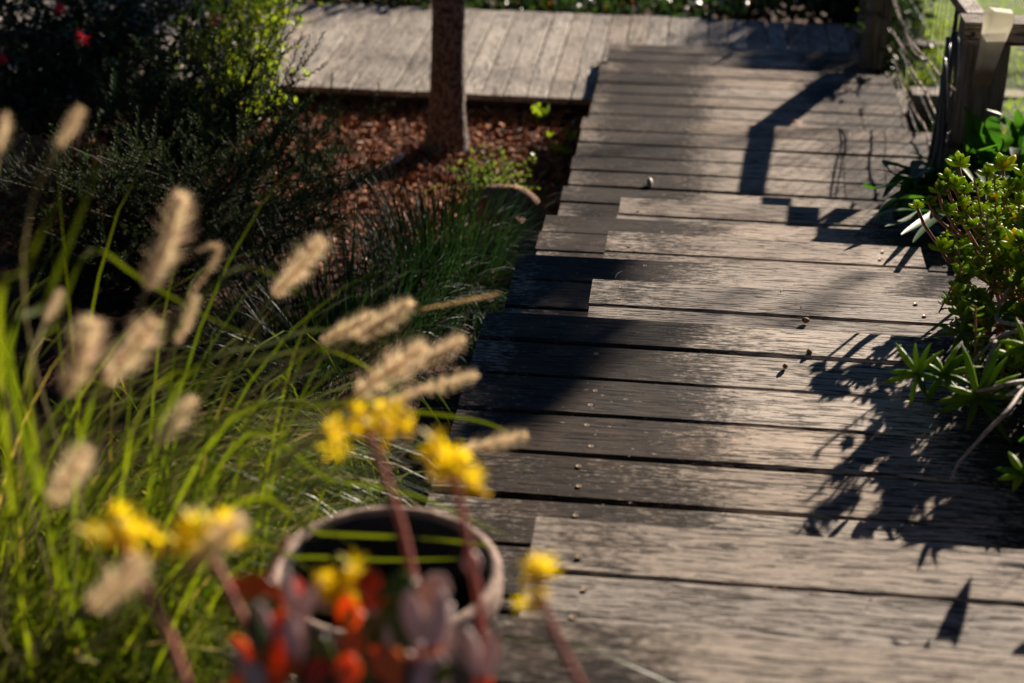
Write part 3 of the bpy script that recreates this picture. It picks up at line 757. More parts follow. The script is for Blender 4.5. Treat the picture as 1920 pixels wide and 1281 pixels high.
# ------------------------------------------------------------------ mat rush clump
lb = V((-.74, 4.42, gz(-.74, 4.42) + .01)); lom = thing('mat_rush', lb, 'dark green tufted mat rush with needle leaves beside the steps', 'grass clump')
b = MB()
for i in range(950):
    a = U(0, 2 * math.pi); rr = .17 * R() ** .5; p = lb + V((math.cos(a) * rr, math.sin(a) * rr, 0))
    a2 = a + U(-.7, .7); out = U(.08, 1.35); d = V((math.cos(a2) * out, math.sin(a2) * out, 1)).normalized()
    L = U(.28, .50); pts = arch(p, d, L, U(.2, 1.5) * (.4 + out), 7, .015); blade(b, pts, U(.0028, .0048), R(), 0, 0, U(-.6, .6))
for i in range(800):   # second crown of the same clump, nearer the viewer
    a = U(0, 6.28); rr = .26 * R() ** .5; p = V((-.90, 3.72, gz(-.9, 3.72))) + V((math.cos(a) * rr * 1.2, math.sin(a) * rr, 0)); a2 = a + U(-.8, .8); out = U(.2, 1.5)
    d = V((math.cos(a2) * out, math.sin(a2) * out, 1)).normalized(); pts = arch(p, d, U(.26, .52), U(.3, 1.7) * (.4 + out), 7, .02)
    if max(q.x for q in pts) > -.40: continue
    blade(b, pts, U(.0028, .0046), R(), 0, 0, U(-.6, .6))
for i in range(330):   # near tuft spilling toward the steps
    p = V((-.50, 4.05, -2.05)) + V((U(-.10, .08), U(-.22, .15), 0)); a2 = U(-1.5, 1.0)
    d = V((math.cos(a2), math.sin(a2), U(.6, 1.5))).normalized(); pts = arch(p, d, U(.22, .42), U(1.2, 2.4), 7, .02); blade(b, pts, U(.003, .005), R(), 0, 0, U(-.6, .6))
b.build('foliage', 'lomandra', lom)

# ------------------------------------------------------------------ boulders
def boulder(name, c, rx, ry, rz, label, group='sandstone boulders in the garden bed'):
    mb = MB(); nu, nv = 28, 18
    ph = [U(0, 6) for _ in range(8)]
    for i in range(nv + 1):
        t = math.pi * i / nv
        for j in range(nu):
            a = 2 * math.pi * j / nu; d = V((math.sin(t) * math.cos(a), math.sin(t) * math.sin(a), math.cos(t)))
            k = 1 + .10 * math.sin(3 * d.x + ph[0]) + .08 * math.sin(5 * d.y + ph[1]) + .06 * math.sin(7 * d.z + 4 * d.x + ph[2]) + U(-.012, .012)
            mb.v.append(c + V((d.x * rx, d.y * ry, d.z * rz)) * k)
    for i in range(nv):
        for j in range(nu): mb.face((i * nu + j, (i + 1) * nu + j, (i + 1) * nu + (j + 1) % nu, i * nu + (j + 1) % nu))
    tag(mb.build(name, 'rock', org=c - V((0, 0, rz))), label, 'rock', group)
boulder('boulder', gp(958, 428, -2.17), .150, .13, .14, 'rounded orange brown sandstone boulder behind the tufted mat rush')
boulder('boulder', gp(62, 325, -2.18), .135, .12, .13, 'rough brown boulder half hidden under the dark shrubs behind the fountain grass')

# ------------------------------------------------------------------ pale sedum bush and sprigs in the mulch
sb = V((-.74, 5.72, gz(-.74, 5.72))); sed = thing('sedum_bush', sb, 'low pale green bushy succulent in mulch beside the landing', 'sedum')
b = MB()
for i in range(85):
    a = U(0, 6.28); o_ = U(.1, 1.1); d = V((math.cos(a) * o_, math.sin(a) * o_, 1)).normalized()
    p = sb + V((U(-.09, .09), U(-.08, .08), 0)); pts = arch(p, d, U(.10, .24), -.5 if R() < .6 else .8, 6, .04); b.tube(pts, .0024, 4, R(), 0, False)
    for k in range(26):
        j = 1 + k % 6; q = pts[j] if R() < .5 else pts[j].lerp(pts[j - 1], R()); b.leaf(q, (rdir() + V((0, 0, .5))).normalized(), rdir(), U(.012, .022), .007, R(), 1)
b.build('foliage', ['twig', 'sedum'], sed)
def sprout(px, z, label, n, h, sp):
    c = gp(px[0], px[1], z); c.z = gz(c.x, c.y); t = thing('sprout', c, label, 'seedling', 'young sprouts in the bark mulch'); b = MB()
    for i in range(n):
        d = V((U(-sp, sp), U(-sp, sp), 1)).normalized(); pts = arch(c.copy(), d, h * U(.5, 1.1), .2, 4, .05); b.tube(pts, .0016, 4, .5, 0, False)
        for k in range(13): b.leaf6(pts[1 + k % 4], (rdir() + V((0, 0, .7))).normalized(), rdir(), U(.022, .038), .011, R() * .85, 1)
    b.build('foliage', ['twig', 'bright'], t)
sprout((1012, 236), -2.43, 'bright yellow green sprout in mulch at the boardwalk edge', 8, .09, .8)
sprout((1050, 300), -2.41, 'leafy sprout close beside the landing boards', 5, .10, .6)
sprout((1070, 275), -2.42, 'thin sparse sprout tucked under the landing edge', 2, .09, .4)

# ------------------------------------------------------------------ strap leaf clumps
def strap_clump(base, leaves, label):
    t = thing('strap_leaf_plant', base, label, 'plant', 'glossy strap leaved plants by the fence'); b = MB()
    for (P, W) in leaves:
        Q = smooth_path(P, 5); k = len(Q) - 1; d = Q[k // 2] - Q[0]; tg = (Q[1] - Q[0])
        sd = d.cross(V((0, 0, 1))); sd = sd.normalized() if sd.length > .02 else V((1, 0, 0))
        sd = (Quaternion(d.normalized(), U(-.5, .5)) @ sd)
        wd = [W * min(1, .6 + 1.2 * i / k) * (1 - (i / k) ** 4) + .002 for i in range(k + 1)]
        b.strip(Q, wd, sd, R(), 0, .28)
    b.build('foliage', 'strap', t)
cb = gp(1800, 420, -2.02)
def L_(b_, *px): return [b_ + V((U(-.03, .03), U(-.03, .03), 0))] + [at(*p) for p in px]
lv = [(L_(cb, (1745, 325, 5.0), (1690, 290, 5.0), (1705, 300, 4.9), ), .030)]
lv = [(L_(cb, (1770, 330, 4.95), (1735, 298, 4.95), (1705, 286, 4.95)), .030), (L_(cb, (1740, 345, 4.85), (1690, 330, 4.8), (1632, 314, 4.75)), .026),
      (L_(cb, (1750, 340, 4.8), (1700, 318, 4.75), (1657, 308, 4.7), (1690, 340, 4.6)), .036), (L_(cb, (1740, 370, 4.7), (1690, 345, 4.6), (1640, 355, 4.5), (1620, 342, 4.5)), .034),
      (L_(cb, (1745, 385, 4.6), (1690, 372, 4.5), (1650, 395, 4.4)), .040), (L_(cb, (1740, 400, 4.5), (1690, 395, 4.4), (1621, 408, 4.3)), .036),
      (L_(cb, (1760, 350, 4.8), (1720, 320, 4.75), (1680, 340, 4.7), (1655, 372, 4.6)), .040), (L_(cb, (1750, 360, 4.7), (1710, 355, 4.6), (1670, 380, 4.5), (1650, 420, 4.4)), .042),
      (L_(cb, (1790, 380, 4.6), (1740, 410, 4.4), (1690, 440, 4.2)), .032), (L_(cb, (1780, 400, 4.5), (1740, 425, 4.3), (1712, 455, 4.1)), .030),
      (L_(cb, (1820, 350, 4.8), (1790, 310, 4.8), (1785, 285, 4.8)), .034), (L_(cb, (1760, 365, 4.7), (1720, 360, 4.6), (1690, 400, 4.5)), .040),
      (L_(cb, (1800, 350, 4.7), (1830, 320, 4.6), (1855, 350, 4.4), (1850, 375, 4.3)), .034), (L_(cb, (1790, 350, 4.7), (1800, 312, 4.6), (1830, 345, 4.4)), .030),
      (L_(cb, (1760, 390, 4.6), (1700, 415, 4.4), (1660, 425, 4.3)), .034), (L_(cb, (1740, 380, 4.6), (1680, 375, 4.5), (1640, 415, 4.35)), .038)]
lv += [(L_(cb, (U(1760, 1800), U(330, 380), 4.8), (U(1700, 1760), U(300, 360), 4.7), (U(1640, 1720), U(310, 420), 4.55)), U(.034, .044)) for _ in range(12)]
lv += [(L_(cb, (U(1790, 1830), U(330, 370), 4.8), (U(1780, 1860), U(290, 330), 4.75), (U(1760, 1880), U(270, 340), 4.6)), U(.034, .044)) for _ in range(9)]
strap_clump(cb, lv, 'dark strap leaved plant arching out over the landing boards')
cb2 = gp(1885, 420, -2.02)
lv = [(L_(cb2, (1848, 280, 5.09), (1825, 230, 5.09), (1806, 198, 5.09)), .062), (L_(cb2, (1858, 290, 5.04), (1842, 250, 5.04), (1830, 215, 5.04)), .05), (L_(cb2, (1900, 270, 5.04), (1888, 225, 5.04), (1848, 205, 5.04)), .046),
      (L_(cb2, (1868, 270, 5.04), (1860, 235, 5.04), (1872, 222, 4.94), (1885, 235, 4.84)), .05), (L_(cb2, (1890, 300, 4.94), (1905, 270, 4.94), (1918, 255, 4.94)), .044), (L_(cb2, (1878, 300, 4.94), (1866, 290, 4.89), (1852, 274, 4.84)), .036),
      (L_(cb2, (1910, 270, 5.04), (1912, 232, 5.04), (1908, 205, 5.04)), .05), (L_(cb2, (1900, 280, 5.04), (1930, 230, 5.04), (1940, 200, 5.04)), .05), (L_(cb2, (1830, 310, 4.94), (1814, 285, 4.94), (1808, 265, 4.94)), .042),
      (L_(cb2, (1840, 300, 5.04), (1822, 250, 5.09), (1815, 212, 5.14)), .055), (L_(cb2, (1915, 300, 4.94), (1905, 280, 4.84), (1908, 320, 4.74)), .045), (L_(cb2, (1880, 310, 4.94), (1890, 262, 4.94), (1872, 255, 4.94)), .04),
      (L_(cb2, (1895, 300, 4.94), (1880, 325, 4.64), (1900, 345, 4.44)), .035), (L_(cb2, (1860, 320, 4.84), (1840, 330, 4.64), (1825, 345, 4.44)), .036), (L_(cb2, (1925, 300, 4.94), (1950, 260, 4.94), (1960, 240, 4.94)), .05)]
strap_clump(cb2, lv, 'upright glossy strap leaved plant in front of the corner post')

# ------------------------------------------------------------------ succulent bush right of the half steps
sb = V((.86, 3.35, -1.72)); suc = thing('succulent_bush', sb, 'fleshy green succulent bush with orange tipped rosettes and reddish stems', 'succulent')
bs = MB(); bl = MB()
def rosette(mb, c, ax, n, L, W, T, r0=None, m=0):
    o = ax.orthogonal().normalized()
    for i in range(n):
        t = i / n; q = Quaternion(ax, i * 2.4) @ o; el = lerp(.15, 1.35, t); d = (q * math.cos(el) + ax * math.sin(el)).normalized()
        s_ = lerp(1, .55, t) * U(.85, 1.1); r = (R() * .82 if R() < .8 else (.93 if R() < .35 else R() * .8)) if r0 is None else r0
        mb.fat(c + ax * (L * .25 * t), d, ax, L * s_, W * s_, T * s_, r, m, 6, curve=.18)
for (u_, v_, s_, k) in ((1720, 390, 3.42, .75), (1742, 382, 3.40, .8), (1760, 362, 3.42, 1.1), (1775, 335, 3.45, .95), (1797, 312, 3.5, 1.25), (1788, 352, 3.42, 1.2), (1806, 362, 3.45, 1.1), (1775, 400, 3.36, 1.1), (1805, 385, 3.42, 1.0), (1812, 402, 3.4, .8), (1840, 400, 3.4, 1.1),
                        (1880, 318, 3.6, 1.5), (1850, 330, 3.62, 1.1), (1876, 365, 3.5, 1.4), (1905, 360, 3.5, 1.3), (1912, 385, 3.42, 1.2), (1862, 385, 3.5, 1.1), (1765, 470, 3.32, 1.3), (1800, 485, 3.3, 1.2), (1815, 478, 3.32, 1.0), (1885, 470, 3.2, 1.5), (1910, 465, 3.15, 1.6), (1905, 500, 3.1, 1.5), (1880, 492, 3.15, 1.2),
                        (1792, 572, 3.25, 1.2), (1800, 560, 3.25, 1.0), (1826, 560, 3.22, 1.1), (1800, 590, 3.2, 1.1), (1830, 585, 3.2, 1.1), (1858, 520, 3.18, 1.5), (1920, 440, 3.3, 1.4), (1935, 400, 3.3, 1.4), (1950, 470, 3.1, 1.5), (1925, 330, 3.5, 1.3), (1840, 445, 3.4, 1.0), (1915, 590, 3.0, 1.0), (1912, 640, 2.95, 1.0), (1925, 655, 2.9, 1.0), (1900, 655, 2.95, .8)):
    c = at(u_, v_, s_); a = sb + V((U(-.16, .16), U(-.16, .16), U(-.02, .1))); a.x = max(a.x, .66)
    ax = (V((U(-.3, .2), U(-.5, 0), 1))).normalized()
    P = bez(a, a + V((U(-.03, .03), U(-.03, .03), .12)), c - ax * .10 + V((.02, .02, 0)), c, 8); bs.tube(P, [lerp(.0055, .0034, i / 8) for i in range(9)], 6)
    rosette(bl, c, ax, int(9 + 3 * k), .029 * k, .015 * k, .008 * k, None if R() < .75 else U(.6, .85))
for i in range(250):      # lower rosettes and ladder stems filling the bush
    u_, v_ = U(1795, 2060), U(345, 690); s_ = U(3.15, 3.65) - (v_ - 345) * .0011
    if u_ < 1795 + (max(0, v_ - 600)) * 1.3: continue
    c = at(u_, v_, s_); ax = (rdir() * .6 + V((-.1, -.3, .9))).normalized()
    if R() < .55: rosette(bl, c, ax, 9, U(.020, .034), .015, .007)
    else:
        st_ = arch(c - ax * .10, ax, U(.08, .14), -.2, 6, .05); bs.tube(st_, .002, 5, R(), 0, False)
        for j in range(26):
            q = st_[1 + j % 6].lerp(st_[j % 6], R()); o = Quaternion((st_[-1] - st_[0]).normalized(), j * 2.4) @ ax.orthogonal().normalized(); bl.fat(q, (o + ax * .35).normalized(), ax, U(.012, .019), .0045, .0035, R() * .85, 0, 5, ((0, .5), (.5, 1), (1, .3)))
# tall stems beyond the picture edge, whose shadows cross the landing
for i in range(110):
    c = V((U(.72, 1.25), U(2.35, 3.5), U(-1.32, -1.02))); 
    if c.x < .72 + (3.3 - c.y) * .02 : continue
    u1 = 960 + F * c.dot(CR) / c.dot(CF)
    if u1 < 1945: continue
    if c.y - (c.z + .03 - W4z) / .3134 * .906 < 2.13: continue
    a = V((c.x + U(-.03, .1), c.y + U(-.05, .1), -1.6)); bs.tube(bez(a, a + V((0, 0, .2)), c - V((0, 0, .15)), c, 6), .004, 5)
    rosette(bl, c, V((U(-.3, .3), U(-.3, .3), 1)).normalized(), 11, U(.03, .045), .018, .009)
bs.build('stem', 'succ_stem', suc); bl.build('foliage', 'succ', suc)

# ------------------------------------------------------------------ trailing star-leaved succulent over the landing
tb = V((.93, 2.85, -1.42)); trl = thing('trailing_succulent', tb, 'trailing succulent with star shaped green rosettes on bare grey stems over the landing', 'succulent')
bs = MB(); bl = MB()
def star(mb, c, ax, n, L, W, droop=.35, up=.5):
    o = ax.orthogonal().normalized()
    for i in range(n):
        q = Quaternion(ax, i * 2.4 + U(-.2, .2)) @ o; d = (q + ax * U(up - .3, up + .4)).normalized(); l = L * U(.7, 1.15)
        mb.fat(c, d, ax, l, W * U(.85, 1.15), W * .45, R() * .85, 0, 6, ((0, .45), (.2, .85), (.5, 1.), (.75, .75), (1, .12)), -droop)
for path in (((2010, 560, 2.85), (1935, 612, 2.86), (1880, 628, 2.88), (1842, 660, 2.86), (1810, 690, 2.84), (1782, 708, 2.82)), ((1935, 612, 2.86), (1870, 600, 2.95), (1880, 560, 3.0), (1892, 540, 3.0)), ((1868, 640, 2.87), (1852, 680, 2.84), (1842, 720, 2.8), (1835, 745, 2.78)),
             ((2060, 660, 2.95), (1960, 706, 2.80), (1900, 718, 2.7), (1850, 730, 2.74), (1810, 735, 2.78), (1790, 728, 2.8)), ((2060, 660, 2.95), (1940, 712, 2.75), (1890, 770, 2.62), (1850, 810, 2.62), (1800, 865, 2.62), (1783, 900, 2.6)), ((2060, 660, 2.95), (1960, 700, 2.78), (1915, 725, 2.62), (1888, 742, 2.63))):
    P = smooth_path([at(*p) for p in path], 4); bs.tube(P, [lerp(.0046, .0024, i / (len(P) - 1)) for i in range(len(P))], 6)
for (u_, v_, s_, n, L, W, ax) in ((1722, 702, 2.80, 9, .062, .0125, (-.5, -.5, .55)), (1768, 705, 2.80, 9, .066, .0125, (-.1, -.5, .7)), (1832, 745, 2.76, 11, .085, .013, (.0, -.6, .6)), (1802, 625, 3.0, 9, .052, .011, (-.2, -.4, .8)), (1868, 592, 3.0, 8, .065, .012, (0, -.4, .8)), (1885, 735, 2.63, 5, .018, .007, (-.3, -.3, .8)), (1918, 890, 2.52, 7, .045, .012, (-.4, -.4, .7)), (1925, 650, 2.7, 8, .05, .011, (-.4, -.4, .7)), (1985, 720, 2.5, 9, .07, .013, (-.3, -.4, .7))):
    star(bl, at(u_, v_, s_), V(ax).normalized(), n, L, W)
bs.build('stem', 'greystem', trl); bl.build('foliage', 'star', trl)

# dry grass tuft at the picture edge, and the tall spike beside it
# ------------------------------------------------------------------ planting beside the landing, at and past the frame edge
eb = V((1.0, 2.1, -1.6)); edge = thing('edge_shrub', eb, 'dense dark green bush crowding the upper landing edge below the trailing succulent', 'shrub'); b = MB()
for i in range(5200):
    d = rdir(); c = V((.90, 2.52, -1.34)) + V((d.x * .30, d.y * .36, d.z * .15)) * R() ** .4; u1 = 960 + F * c.dot(CR) / c.dot(CF)
    if u1 < 1945 or c.y - (c.z + .02 - W4z) / .3134 * .906 < 2.10: continue
    b.leaf6(c, (rdir() + V((-.2, -.3, .1))).normalized(), rdir(), U(.03, .055), U(.016, .026), R())
for lo, hi, t0, t1, W in (((.395, 1.827), (.452, 1.995), .62, .60, .030), ((.56, 2.01), (.49, 2.03), .55, .55, .04), ((.53, 1.83), (.475, 1.80), .6, .6, .04)):
    p = V((lo[0], lo[1], W4z + RS)) + SUN * t0; q = V((hi[0], hi[1], W4z + RS)) + SUN * t1
    b.strip([p.lerp(q, k / 5) for k in range(6)], [W * (1 - (k / 5) ** 2.2) + .001 for k in range(6)], V((.9, -.4, 0)).normalized(), .5, 0, .2)
    b.tube(bez(p, p + SUN * .25, p + SUN * .55, V((1.0, 2.72, -1.30)), 10), .0007, 4)
b.build('foliage', 'strap', edge)

# ------------------------------------------------------------------ fountain grass with plumes
fb = V((-.80, 1.62, -1.60)); fg = thing('fountain_grass', fb, 'arching green fountain grass clump with fluffy cream plumes beside the pot', 'grass clump')
b = MB()
for i in range(3600):
    a = U(0, 6.28); rr = .22 * R() ** .5; p = fb + V((math.cos(a) * rr * 1.2, math.sin(a) * rr, U(0, .05)))
    a2 = random.gauss(.30, .85); out = U(.18, 1.2); d = V((math.cos(a2) * out, math.sin(a2) * out, 1)).normalized()
    L = U(.42, .98); pts = arch(p, d, L, U(1.7, 3.8) * (.4 + .8 * out), 9, .02)
    if max(q.x for q in pts) > -.28 and R() < .95: continue
    blade(b, pts, U(.0032, .0062), (R() * .85 if R() < .93 else .95), 0, 0, U(-.5, .5))
for i in range(4800):   # long arching blades leaning out over the planting
    p = fb + V((U(-.25, .30), U(-.2, .60), U(-.1, .05))); a2 = random.gauss(.2, .7); out = U(.55, 1.5)
    d = V((math.cos(a2) * out, math.sin(a2) * out, 1)).normalized()
    pts = arch(p, d, U(.45, .98), U(1.7, 3.6), 9, .025)
    if max(q.x for q in pts) > -.25 and R() < .95: continue
    blade(b, pts, U(.003, .0055), (R() * .85 if R() < .92 else .95), 0, 0, U(-.5, .5))
for i in range(1500):   # blades leaning over the near side of the pot
    p = V((-.74, 1.22, -1.45)) + V((U(-.2, .16), U(-.25, .25), 0)); a2 = random.gauss(.05, .55); out = U(.5, 1.3)
    d = V((math.cos(a2) * out, math.sin(a2) * out, 1)).normalized(); pts = arch(p, d, U(.45, .78), U(1.6, 3.0), 9, .02)
    lim = -.23 if R() < .05 else -.35
    if max(q.x for q in pts) > lim: continue
    blade(b, pts, U(.0032, .0056), R() * .85 if R() < .9 else .95, 0, 0, U(-.5, .5))
for i in range(1300):    # near side of the clump
    p = V((-.60, 1.10, -1.40)) + V((U(-.22, .1), U(-.2, .3), 0)); a2 = random.gauss(.7, .9); out = U(.2, .9)
    d = V((math.cos(a2) * out, math.sin(a2) * out, 1)).normalized(); pts = arch(p, d, U(.28, .52), U(1.4, 3.2), 8, .02)
    if max(q.x for q in pts) > -.23: continue
    blade(b, pts, U(.0035, .006), R() * .9, 0, 0, U(-.5, .5))
# long blades that read singly against the dark planting
for path, W in (([(150, 830, 1.75), (330, 620, 1.8), (430, 510, 1.85), (500, 510, 1.9), (560, 550, 1.95)], .007), ([(60, 800, 1.6), (110, 600, 1.65), (170, 470, 1.7), (260, 520, 1.75), (380, 590, 1.85), (490, 640, 1.95)], .006), 
                ([(300, 800, 1.8), (520, 640, 1.9), (640, 620, 2.0), (740, 650, 2.1)], .006), ([(380, 850, 1.85), (600, 760, 1.9), (760, 770, 1.95), (900, 790, 2.0), (960, 815, 2.02)], .007), ([(30, 760, 1.5), (90, 560, 1.5), (160, 380, 1.55), (190, 290, 1.6)], .009), ([(0, 700, 1.4), (50, 500, 1.4), (120, 360, 1.45)], .009),
                ([(420, 860, 1.9), (620, 900, 1.9), (780, 930, 1.85), (960, 1010, 1.8)], .005), ([(400, 980, 1.7), (600, 1000, 1.72), (800, 1010, 1.74), (930, 1025, 1.75)], .006), ([(380, 1060, 1.7), (560, 1045, 1.72), (720, 1050, 1.74), (860, 1048, 1.75)], .006), ([(250, 800, 1.8), (450, 690, 1.85), (590, 655, 1.95), (690, 690, 2.0), (760, 760, 2.0)], .005)):
    P = smooth_path([fb + V((U(-.1, .1), U(-.1, .1), 0))] + [at(*p) for p in path], 5); k = len(P) - 1
    b.strip(P, [.62 * W * (1 - (i / k) ** 4) + .0005 for i in range(k + 1)], [((P[min(i + 1, k)] - P[max(i - 1, 0)]).cross(CF)).normalized() for i in range(k + 1)], U(.35, .8), 0)
b.build('foliage', 'grass', fg)
def plume(bx, by, tx, ty, hw, s, thin=1., curl=None):
    a = at(bx, by, s); c = at(tx, ty, s * U(.98, 1.03)); ax = c - a; L = ax.length; mb = MB()
    mid = a.lerp(c, .5) + CR * (-(ty - by) / F * s) * .04
    P = smooth_path([a, mid, c] if not curl else [a] + [at(*q, s) for q in curl] + [c], 6)
    root = fb + V((U(-.12, .15), U(-.12, .12), 0)); d0 = (P[1] - P[0]).normalized()
    stem = bez(root, root + V((0, 0, .35)), a - d0 * .22, a, 12); mb.tube(stem, [.0014] * 13, 5, .5, 1, False)
    rr = hw * s / F; k = len(P) - 1
    mb.tube(P, [rr * .07 * (math.sin(math.pi * min(1, (i + .6) / (k + .8))) ** .6) + .0006 for i in range(k + 1)], 6, .4, 0)
    for i in range(int(620 * thin)):
        t = R() * k; j = min(int(t), k - 1); q = P[j].lerp(P[j + 1], t - j); dd = (P[j + 1] - P[j]).normalized()
        o = dd.orthogonal().normalized(); o = Quaternion(dd, U(0, 6.28)) @ o; env = max(.25, math.sin(math.pi * (.12 + .82 * t / k)) ** .7)
        l = rr * env * U(.45, 1.55); dv = (o + dd * U(.45, 1.1)).normalized(); sd = dv.cross(rdir()).normalized() * rr * .028
        mb.poly((q - sd, q + sd, q + dv * l * 1.35), (R() * .85 if R() < .85 else .95))
    mb.build('plume', ['plume', 'straw'], fg)
for a in ((275, 545, 345, 368, 34, 1.55), (122, 745, 172, 605, 36, 1.42), (195, 718, 288, 602, 32, 1.48), (512, 555, 605, 450, 25, 1.80), (600, 642, 700, 590, 20, 1.95), (660, 637, 770, 566, 23, 1.92), (665, 738, 795, 650, 31, 1.72), (780, 685, 866, 636, 20, 1.80), (782, 735, 892, 702, 18, 1.84), (700, 772, 795, 728, 18, 1.80), (858, 846, 985, 816, 19, 1.82),
          (92, 945, 160, 842, 30, 1.32), (345, 1072, 452, 972, 30, 1.22), (165, 1142, 268, 1052, 32, 1.15), (292, 832, 360, 750, 22, 1.5), (85, 602, 115, 545, 13, 1.5), (330, 645, 368, 555, 13, 1.7), (108, 275, 152, 203, 15, 1.5), (-4, 285, 12, 215, 15, 1.45)):
    plume(*a)
plume(352, 560, 372, 470, 11, 1.75, .6, [(395, 500), (410, 462)])
plume(790, 580, 936, 550, 6, 2.0, .5)

# ------------------------------------------------------------------ terracotta pot on the tread
pc = at(722, 1065, 1.78); PZ = W4z + 2 * RS + .004; prad = .131
pot = thing('terracotta_pot', V((pc.x, pc.y, PZ)), 'round aged terracotta pot with pale worn rim and bare dark soil', 'plant pot')
def lathe(mb, c, prof, n=48, r=.5, m=0):
    b_ = len(mb.v)
    for (q, z) in prof:
        for j in range(n):
            a = 2 * math.pi * j / n; mb.v.append(V((c.x + math.cos(a) * q, c.y + math.sin(a) * q, z)))
    for i in range(len(prof) - 1):
        for j in range(n): mb.face((b_ + i * n + j, b_ + i * n + (j + 1) % n, b_ + (i + 1) * n + (j + 1) % n, b_ + (i + 1) * n + j), r, m)
rz = pc.z
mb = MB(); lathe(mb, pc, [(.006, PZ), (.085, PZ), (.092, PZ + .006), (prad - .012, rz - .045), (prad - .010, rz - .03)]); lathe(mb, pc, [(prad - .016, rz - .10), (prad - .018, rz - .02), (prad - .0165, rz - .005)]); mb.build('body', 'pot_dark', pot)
mb = MB(); lathe(mb, pc, [(prad - .0165, rz - .006), (prad - .012, rz), (prad - .005, rz + .001), (prad, rz - .004), (prad + .001, rz - .014), (prad, rz - .032), (prad - .006, rz - .036), (prad - .012, rz - .034)]); mb.build('rim', 'pot', pot)
mb = MB(); lathe(mb, pc, [(prad - .016, rz - .075), (.07, rz - .068), (.002, rz - .07)]); mb.build('soil', 'potsoil', pot)

# ------------------------------------------------------------------ flowering paddle plant close to the lens
qb = V((-.50, .72, -1.34)); pad = thing('flowering_succulent', qb, 'close up succulent with orange paddle leaves and yellow flowers on red stalks', 'succulent')
def stalk(path, rr, s, flower=None):
    mb = MB(); P = smooth_path([at(u_, v_, s * 1.22) for u_, v_ in path], 5); last = P[-1]
    Q = bez(last, last + (last - P[-2]).normalized() * .12, qb + V((0, 0, .25)), qb + V((U(-.03, .03), U(-.03, .03), 0)), 6)
    allp = P + Q[1:]; mb.tube(allp, [lerp(rr * .8, rr * 1.1, i / (len(allp) - 1)) for i in range(len(allp))], 8); o = mb.build('stalk', 'pink', pad)
def bloom(u_, v_, s, n, sp):
    mb = MB(); s *= 1.22; c0 = at(u_, v_, s); sp *= 1.2
    for i in range(max(3, int(n * .75))):
        c = c0 + rdir() * sp * U(.2, 1.1); d = (rdir() + V((0, 0, 1.))).normalized(); o = d.orthogonal().normalized()
        for k in range(6):
            q = Quaternion(d, k * 1.0472 + U(-.2, .2)) @ o; mb.leaf6(c, (q * .9 + d * U(.3, 1.1)).normalized(), d, U(.011, .019), U(.0035, .0055), R(), 0)
        mb.tube([c - d * .012, c], .002, 5, .5, 0)
    mb.build('flower', 'yellow', pad)
for path, s in (([(692, 812), (722, 895), (752, 985), (774, 1080), (795, 1150), (815, 1240)], 1.12), ([(850, 890), (872, 990), (888, 1075), (900, 1150), (908, 1250)], 1.12), ([(392, 1035), (432, 1115), (475, 1205), (505, 1290)], 1.02), ([(218, 1010), (268, 1095), (312, 1185), (350, 1290)], .98), ([(1003, 1085), (1030, 1165), (1062, 1235), (1095, 1300)], 1.02), ([(640, 1110), (690, 1170), (740, 1215), (800, 1248)], 1.08), ([(540, 1010), (512, 1060), (498, 1110)], 1.15)):
    stalk(path, .0042 if s < 1.15 else .003, s)
for a in ((640, 800, 1.14, 9, .018), (735, 780, 1.14, 10, .016), (690, 800, 1.14, 8, .016), (852, 880, 1.12, 16, .018), (815, 838, 1.12, 5, .010), (880, 905, 1.12, 7, .012), (212, 1000, .98, 11, .017), (400, 985, 1.02, 11, .016), (360, 1020, 1.02, 7, .013), (285, 1000, 1.0, 5, .012), (612, 1108, 1.08, 8, .013), (660, 1088, 1.08, 8, .013), (1000, 1075, 1.02, 7, .012), (995, 1120, 1.02, 3, .008), (640, 1130, 1.08, 5, .011)):
    bloom(*a)
def paddle(u_, v_, s, ang, L, W, mat, tilt=0.):
    """spoon shaped leaf; ang = direction in the picture (0 right, 90 up)"""
    s *= 1.22; L *= 1.28; W *= 1.22; c = at(u_, v_, s); a = math.radians(ang); d = (CR * math.cos(a) + CU * math.sin(a) - CF * tilt).normalized(); sc_ = s / F
    mb = MB(); mb.fat(c - d * (L * sc_ * .5), d, -CF * .9 + V((0, 0, .45)), L * sc_, W * sc_, .0035, R() * .8, 0, 10, ((0, .16), (.18, .4), (.4, .85), (.6, 1), (.78, .8), (.92, .4), (1, .05)), U(-.25, .35)); mb.build('leaf', mat, pad)
